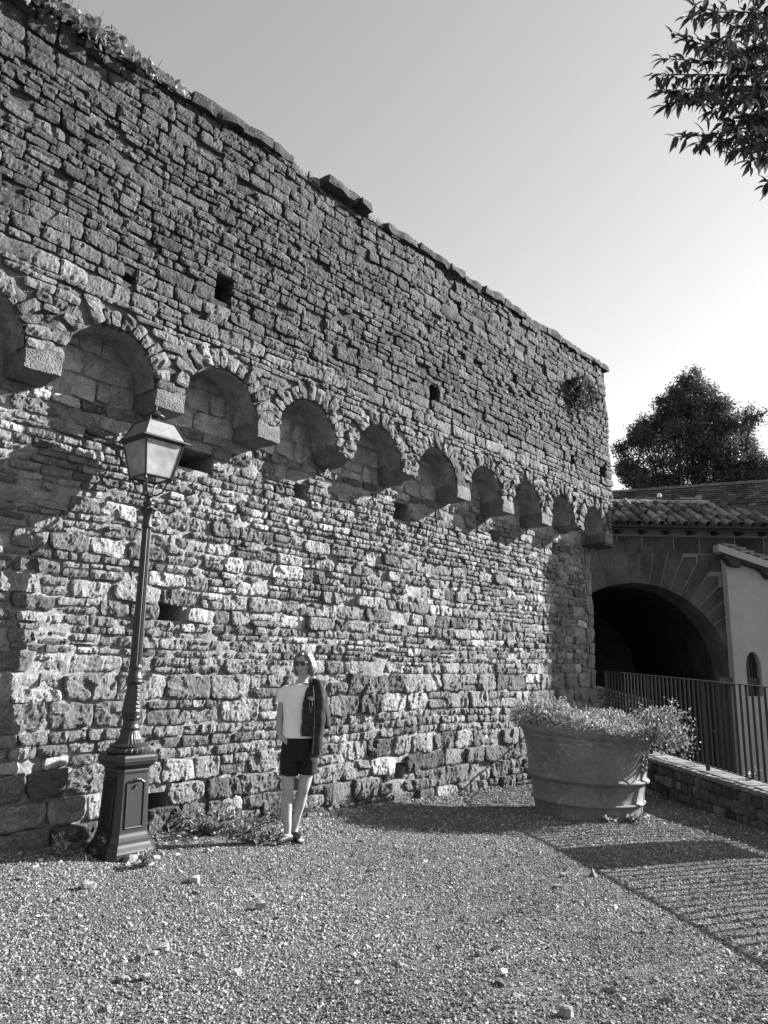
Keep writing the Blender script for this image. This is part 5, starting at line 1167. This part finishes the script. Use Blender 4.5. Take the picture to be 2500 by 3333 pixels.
# head: skull, jaw, cheeks, nose, ear
body.append(ell(hp(-0.008, 0, 0.028), (0.070, 0.086, 0.084), 16, rotH)); body.append(ell(hp(0.020, 0, -0.032), (0.057, 0.060, 0.066), 14, rotH))
body.append(ell(hp(0.052, 0, -0.083), (0.027, 0.026, 0.022), 10, rotH)); 
for s in (-1, 1): body.append(ell(hp(0.058, s * 0.032, -0.030), (0.022, 0.020, 0.022), 8, rotH)); body.append(ell(hp(0.0, s * 0.068, -0.015), (0.012, 0.018, 0.032), 8, rotH))
body.append(sl([hp(0.072, 0, 0.012), hp(0.088, 0, -0.012), hp(0.096, 0, -0.030)], [0.008, 0.010, 0.013], 10)); body.append(ell(hp(0.085, 0, -0.034), (0.016, 0.012, 0.008), 8, rotH))
body.append(ell(hp(0.072, 0, -0.057), (0.026, 0.010, 0.009), 8, rotH))
for s in (-1, 1): body.append(sl([(-0.747 + s * 0.01, 7.165, 1.405), (-0.747 + s * 0.05, 7.168, 1.40), (-0.747 + s * 0.11, 7.19, 1.405)], [0.010, 0.010, 0.008], 6))
bd = fuse('body', body, MT['skin'], person, 0.0055, 3)
# mouth with smile
A = Acc()
for zo, rr, mt in ((0.0, 0.0035, 'lips'),):
    pts = [hp(0.0845 - 0.018 * (x / 0.024) ** 2, x, -0.060 + 0.007 * (x / 0.024) ** 2) for x in np.linspace(-0.029, 0.029, 9)]; V, Q, T = tube(np.array(pts), [0.001] + [0.0035] * 7 + [0.001], 6); A.add(V - PO, Q, T)
    pts = [hp(0.0850 - 0.020 * (x / 0.022) ** 2, x, -0.0695 + 0.013 * (x / 0.022) ** 2) for x in np.linspace(-0.027, 0.027, 9)]; V, Q, T = tube(np.array(pts), [0.001] + [0.0042] * 7 + [0.001], 6); A.add(V - PO, Q, T)
A.build('lips', MT['lips'], person, smooth=True)
pts = [hp(0.0850 - 0.018 * (x / 0.02) ** 2, x, -0.064 + 0.008 * (x / 0.02) ** 2) for x in np.linspace(-0.022, 0.022, 7)]; V, Q, T = tube(np.array(pts), 0.0028, 6); obj('teeth', V - PO, Q, T, MT['teeth'], person, smooth=True)
# hair: chin length bob, parted, falling behind the ears
hair = [ell(hp(-0.022, 0, 0.040), (0.083, 0.092, 0.086), 18, rotH)]
hair.append(ell(hp(-0.045, 0, -0.03), (0.078, 0.062, 0.085), 14, rotH))
for s in (-1, 1):
    hair.append(sl([hp(0.030, s * 0.045, 0.085), hp(0.022, s * 0.074, 0.03), hp(0.0, s * 0.080, -0.04), hp(-0.005, s * 0.070, -0.098)], [0.020, 0.022, 0.024, 0.012]))
    hair.append(sl([hp(-0.03, s * 0.06, 0.05), hp(-0.035, s * 0.080, -0.03), hp(-0.02, s * 0.080, -0.085), hp(-0.012, s * 0.068, -0.118)], [0.032, 0.036, 0.030, 0.012]))
hair.append(sl([hp(-0.08, 0, 0.02), hp(-0.09, 0, -0.05), hp(-0.075, 0, -0.10)], [0.035, 0.04, 0.02]))
hair.append(sl([hp(0.058, -0.02, 0.093), hp(0.062, 0.018, 0.09), hp(0.045, 0.05, 0.065)], [0.014, 0.017, 0.012]))
fuse('hair', hair, MT['hair'], person, 0.006, 3, lambda c: c + 0.0025 * np.stack([np.sin(c[:, 0] * 260 + c[:, 1] * 200) for _ in range(1)] * 3, -1) * np.array([1, 1, 0.2]))
# sunglasses
gl = empty('sg', (0, 0, 0), None, None); bpy.data.objects.remove(gl)
A = Acc()
for s in (-1, 1):
    A.add(ell(hp(0.082, s * 0.031, 0.006), (0.029, 0.007, 0.022), 8, rotH)[0] - PO, box_t(8, 8, 8)[1])
    V, Q, T = tube([hp(0.076, s * 0.052, 0.018), hp(0.055, s * 0.070, 0.016), hp(0.0, s * 0.080, 0.010)], 0.0035, 6); A.add(V - PO, Q, T)
V, Q, T = tube([hp(0.082, -0.055, 0.024), hp(0.087, -0.02, 0.022), hp(0.089, 0.0, 0.016), hp(0.087, 0.02, 0.022), hp(0.082, 0.055, 0.024)], 0.0045, 6); A.add(V - PO, Q, T)
A.build('sunglasses', MT['leather'], person, smooth=True)
# t-shirt
def folds(c):
    P = c * np.array([9, 9, 4.0]); return c + 0.007 * np.stack([fbm(P + 7, 2, 3), 3.4 * fbm(P + np.stack([P[:, 2] * 0.5] * 3, -1), 2, 4), 0 * P[:, 0]], -1)
ts = [loftz([(0.925, -0.765, 7.205, 0.158, 0.116), (1.0, -0.764, 7.205, 0.149, 0.112), (1.09, -0.765, 7.205, 0.145, 0.106), (1.2, -0.762, 7.20, 0.156, 0.116), (1.3, -0.760, 7.205, 0.162, 0.104), (1.36, -0.757, 7.21, 0.150, 0.086), (1.395, -0.753, 7.215, 0.115, 0.072), (1.415, -0.750, 7.22, 0.070, 0.062)])]
ts.append(sl([(-0.87, 7.21, 1.362), (-0.914, 7.213, 1.32), (-0.936, 7.215, 1.240)], [0.054, 0.060, 0.056])); ts.append(sl([(-0.645, 7.22, 1.362), (-0.602, 7.225, 1.32), (-0.588, 7.23, 1.262)], [0.050, 0.056, 0.052]))
fuse('t_shirt', ts, MT['shirt'], person, 0.008, 2, folds)
a = np.linspace(0, 2 * math.pi, 40); nk = np.stack([-0.747 + 0.062 * np.cos(a), 7.212 + 0.056 * np.sin(a), 1.412 - 0.020 * (np.sin(a) < 0) * np.abs(np.sin(a)) + 0.006 * np.cos(a)], -1); V, Q, T = tube(nk, 0.0065, 8, False); obj('neckband', V - PO, Q, T, MT['shirt'], person, smooth=True)
# shorts
sh = [loftz([(0.72, -0.752, 7.215, 0.166, 0.112), (0.84, -0.752, 7.215, 0.168, 0.114), (0.94, -0.76, 7.21, 0.147, 0.100)])]
sh.append(sl([(-0.832, 7.21, 0.80), (-0.835, 7.20, 0.70), (-0.837, 7.20, 0.590)], [0.092, 0.093, 0.083])); sh.append(sl([(-0.668, 7.22, 0.80), (-0.665, 7.225, 0.70), (-0.664, 7.228, 0.60)], [0.090, 0.094, 0.088]))
fuse('shorts', sh, MT['shorts'], person, 0.008, 2, folds)
# shoes: black slip-ons with open toes
for nm, ank, toe in (('shoe', Ra, Rt), ('shoe', La, Lt)):
    d = unit(toe - ank); g = toe[2] - tz
    p = [sl([ank - d * 0.042 + [0, 0, -0.006], ank + [0, 0, -0.004], ank * 0.45 + toe * 0.55 + [0, 0, -0.002], ank * 0.2 + toe * 0.8 + [0, 0, -0.006]], [0.038, 0.041, 0.041, 0.032])]
    sole = sl([ank - d * 0.05, (ank + toe) / 2, toe + d * 0.012], [0.030, 0.038, 0.028]); V = sole[0].copy(); V[:, 2] = g + 0.006 + (V[:, 2] - V[:, 2].mean()) * 0.16; p.append((V, sole[1], sole[2]))
    fuse(nm, p, MT['leather'], person, 0.006, 2)
# denim jacket hung over her left shoulder
jk = []
def slab(rows, th):
    """rows of points left to right, thickened to the front"""
    R = np.array(rows, float); m, n, _ = R.shape
    du = np.gradient(R, axis=1); dv = np.gradient(R, axis=0); N = unit(np.cross(du, dv)); V = np.concatenate([(R + N * th / 2).reshape(-1, 3), (R - N * th / 2).reshape(-1, 3)]); k = m * n; Q = list(gridq(n, m)) + list(gridq(n, m)[:, ::-1] + k)
    for i in range(m - 1): Q += [[i * n, (i + 1) * n, (i + 1) * n + k, i * n + k], [i * n + n - 1, i * n + n - 1 + k, (i + 1) * n + n - 1 + k, (i + 1) * n + n - 1]]
    for j in range(n - 1): Q += [[j, j + k, j + 1 + k, j + 1], [(m - 1) * n + j, (m - 1) * n + j + 1, (m - 1) * n + j + 1 + k, (m - 1) * n + j + k]]
    return V, np.array(Q), None
rows = []
for z in np.linspace(1.405, 0.945, 24):
    t = (1.405 - z) / 0.46; xl = np.interp(z, [0.94, 1.2, 1.34, 1.40], [-0.732, -0.726, -0.704, -0.672]); xr = -0.585; r = []
    for s in np.linspace(0, 1, 12):
        x = xl + (xr - xl) * s; y = np.interp(z, [0.94, 1.2, 1.33, 1.40], [7.082, 7.070, 7.095, 7.15]) + 0.05 * s ** 2 + 0.006 * math.sin(s * 9 + z * 12); r.append((x, y, z))
    rows.append(r)
jk.append(slab(rows, 0.022))
jk.append(sl([(-0.660, 7.19, 1.425), (-0.615, 7.19, 1.425), (-0.585, 7.16, 1.395), (-0.572, 7.14, 1.30)], [0.034, 0.040, 0.046, 0.050]))
jk.append(sl([(-0.590, 7.15, 1.40), (-0.572, 7.125, 1.28), (-0.562, 7.105, 1.10), (-0.572, 7.09, 0.92), (-0.592, 7.08, 0.765)], [0.046, 0.052, 0.050, 0.049, 0.046]))
jk.append(sl([(-0.585, 7.25, 1.38), (-0.555, 7.27, 1.25), (-0.535, 7.28, 1.12), (-0.530, 7.27, 1.0)], [0.040, 0.055, 0.062, 0.05]))
jk.append(sl([(-0.540, 7.25, 1.20), (-0.515, 7.22, 1.10), (-0.500, 7.20, 1.01)], [0.040, 0.038, 0.032]))
def crumple(c):
    P = c * np.array([14, 14, 9.0]); return c + 0.015 * np.stack([fbm(P + 3, 3, 13), fbm(P, 3, 14), 0.3 * fbm(P + 9, 2, 15)], -1)
jo = fuse('denim_jacket', jk, MT['denim'], person, 0.008, 1, crumple)
V, Q, _ = slab([[(-0.672 + 0.012 * i, 7.125 + 0.02 * i / 5, 1.438 - 0.004 * i - 0.016 * j) for i in range(5)] for j in range(5)], 0.010); o = obj('collar', V - PO, Q, None, MT['denim'], jo)
V, Q, _ = slab([[(-0.672 + 0.016 * i, 7.052 + 0.003 * i, 1.300 - 0.010 * j - (0.010 if i in (1, 2, 3) else 0) * j * 0.5) for i in range(5)] for j in range(3)], 0.008); obj('pocket_flap', V - PO, Q, None, MT['denimlight'], jo)
def button(x, y, z):
    V, Q = lathe([(0, 0), (0.0065, 0.0), (0.0065, 0.003), (0, 0.004)], 10); V = np.stack([V[:, 0], -V[:, 2], V[:, 1]], -1) + [x, y, z] - PO; obj('button', V, Q, None, MT['metalbtn'], jo)
button(-0.632, 7.038, 1.272); button(-0.705, 7.060, 1.345); button(-0.722, 7.056, 1.20); button(-0.724, 7.060, 1.08); button(-0.726, 7.064, 0.965)
A = Acc()
for pts in ([(-0.660, 7.045, 1.255), (-0.652, 7.045, 1.20), (-0.645, 7.048, 1.16)], [(-0.632, 7.048, 1.25), (-0.630, 7.048, 1.215), (-0.640, 7.048, 1.165)], [(-0.695, 7.058, 1.40), (-0.70, 7.052, 1.345), (-0.71, 7.046, 1.30)], [(-0.718, 7.052, 1.30), (-0.722, 7.048, 1.15), (-0.724, 7.058, 0.96)], [(-0.628, 7.048, 1.395), (-0.61, 7.07, 1.2), (-0.606, 7.055, 1.0), (-0.612, 7.045, 0.80)]):
    V, Q, T = tube(*[smooth_chain(pts, [0.0028] * len(pts))[k] for k in (0, 1)], 5); A.add(V - PO, Q, T)
A.build('seam', MT['denimlight'], jo)
print('script objects', len(bpy.data.objects))
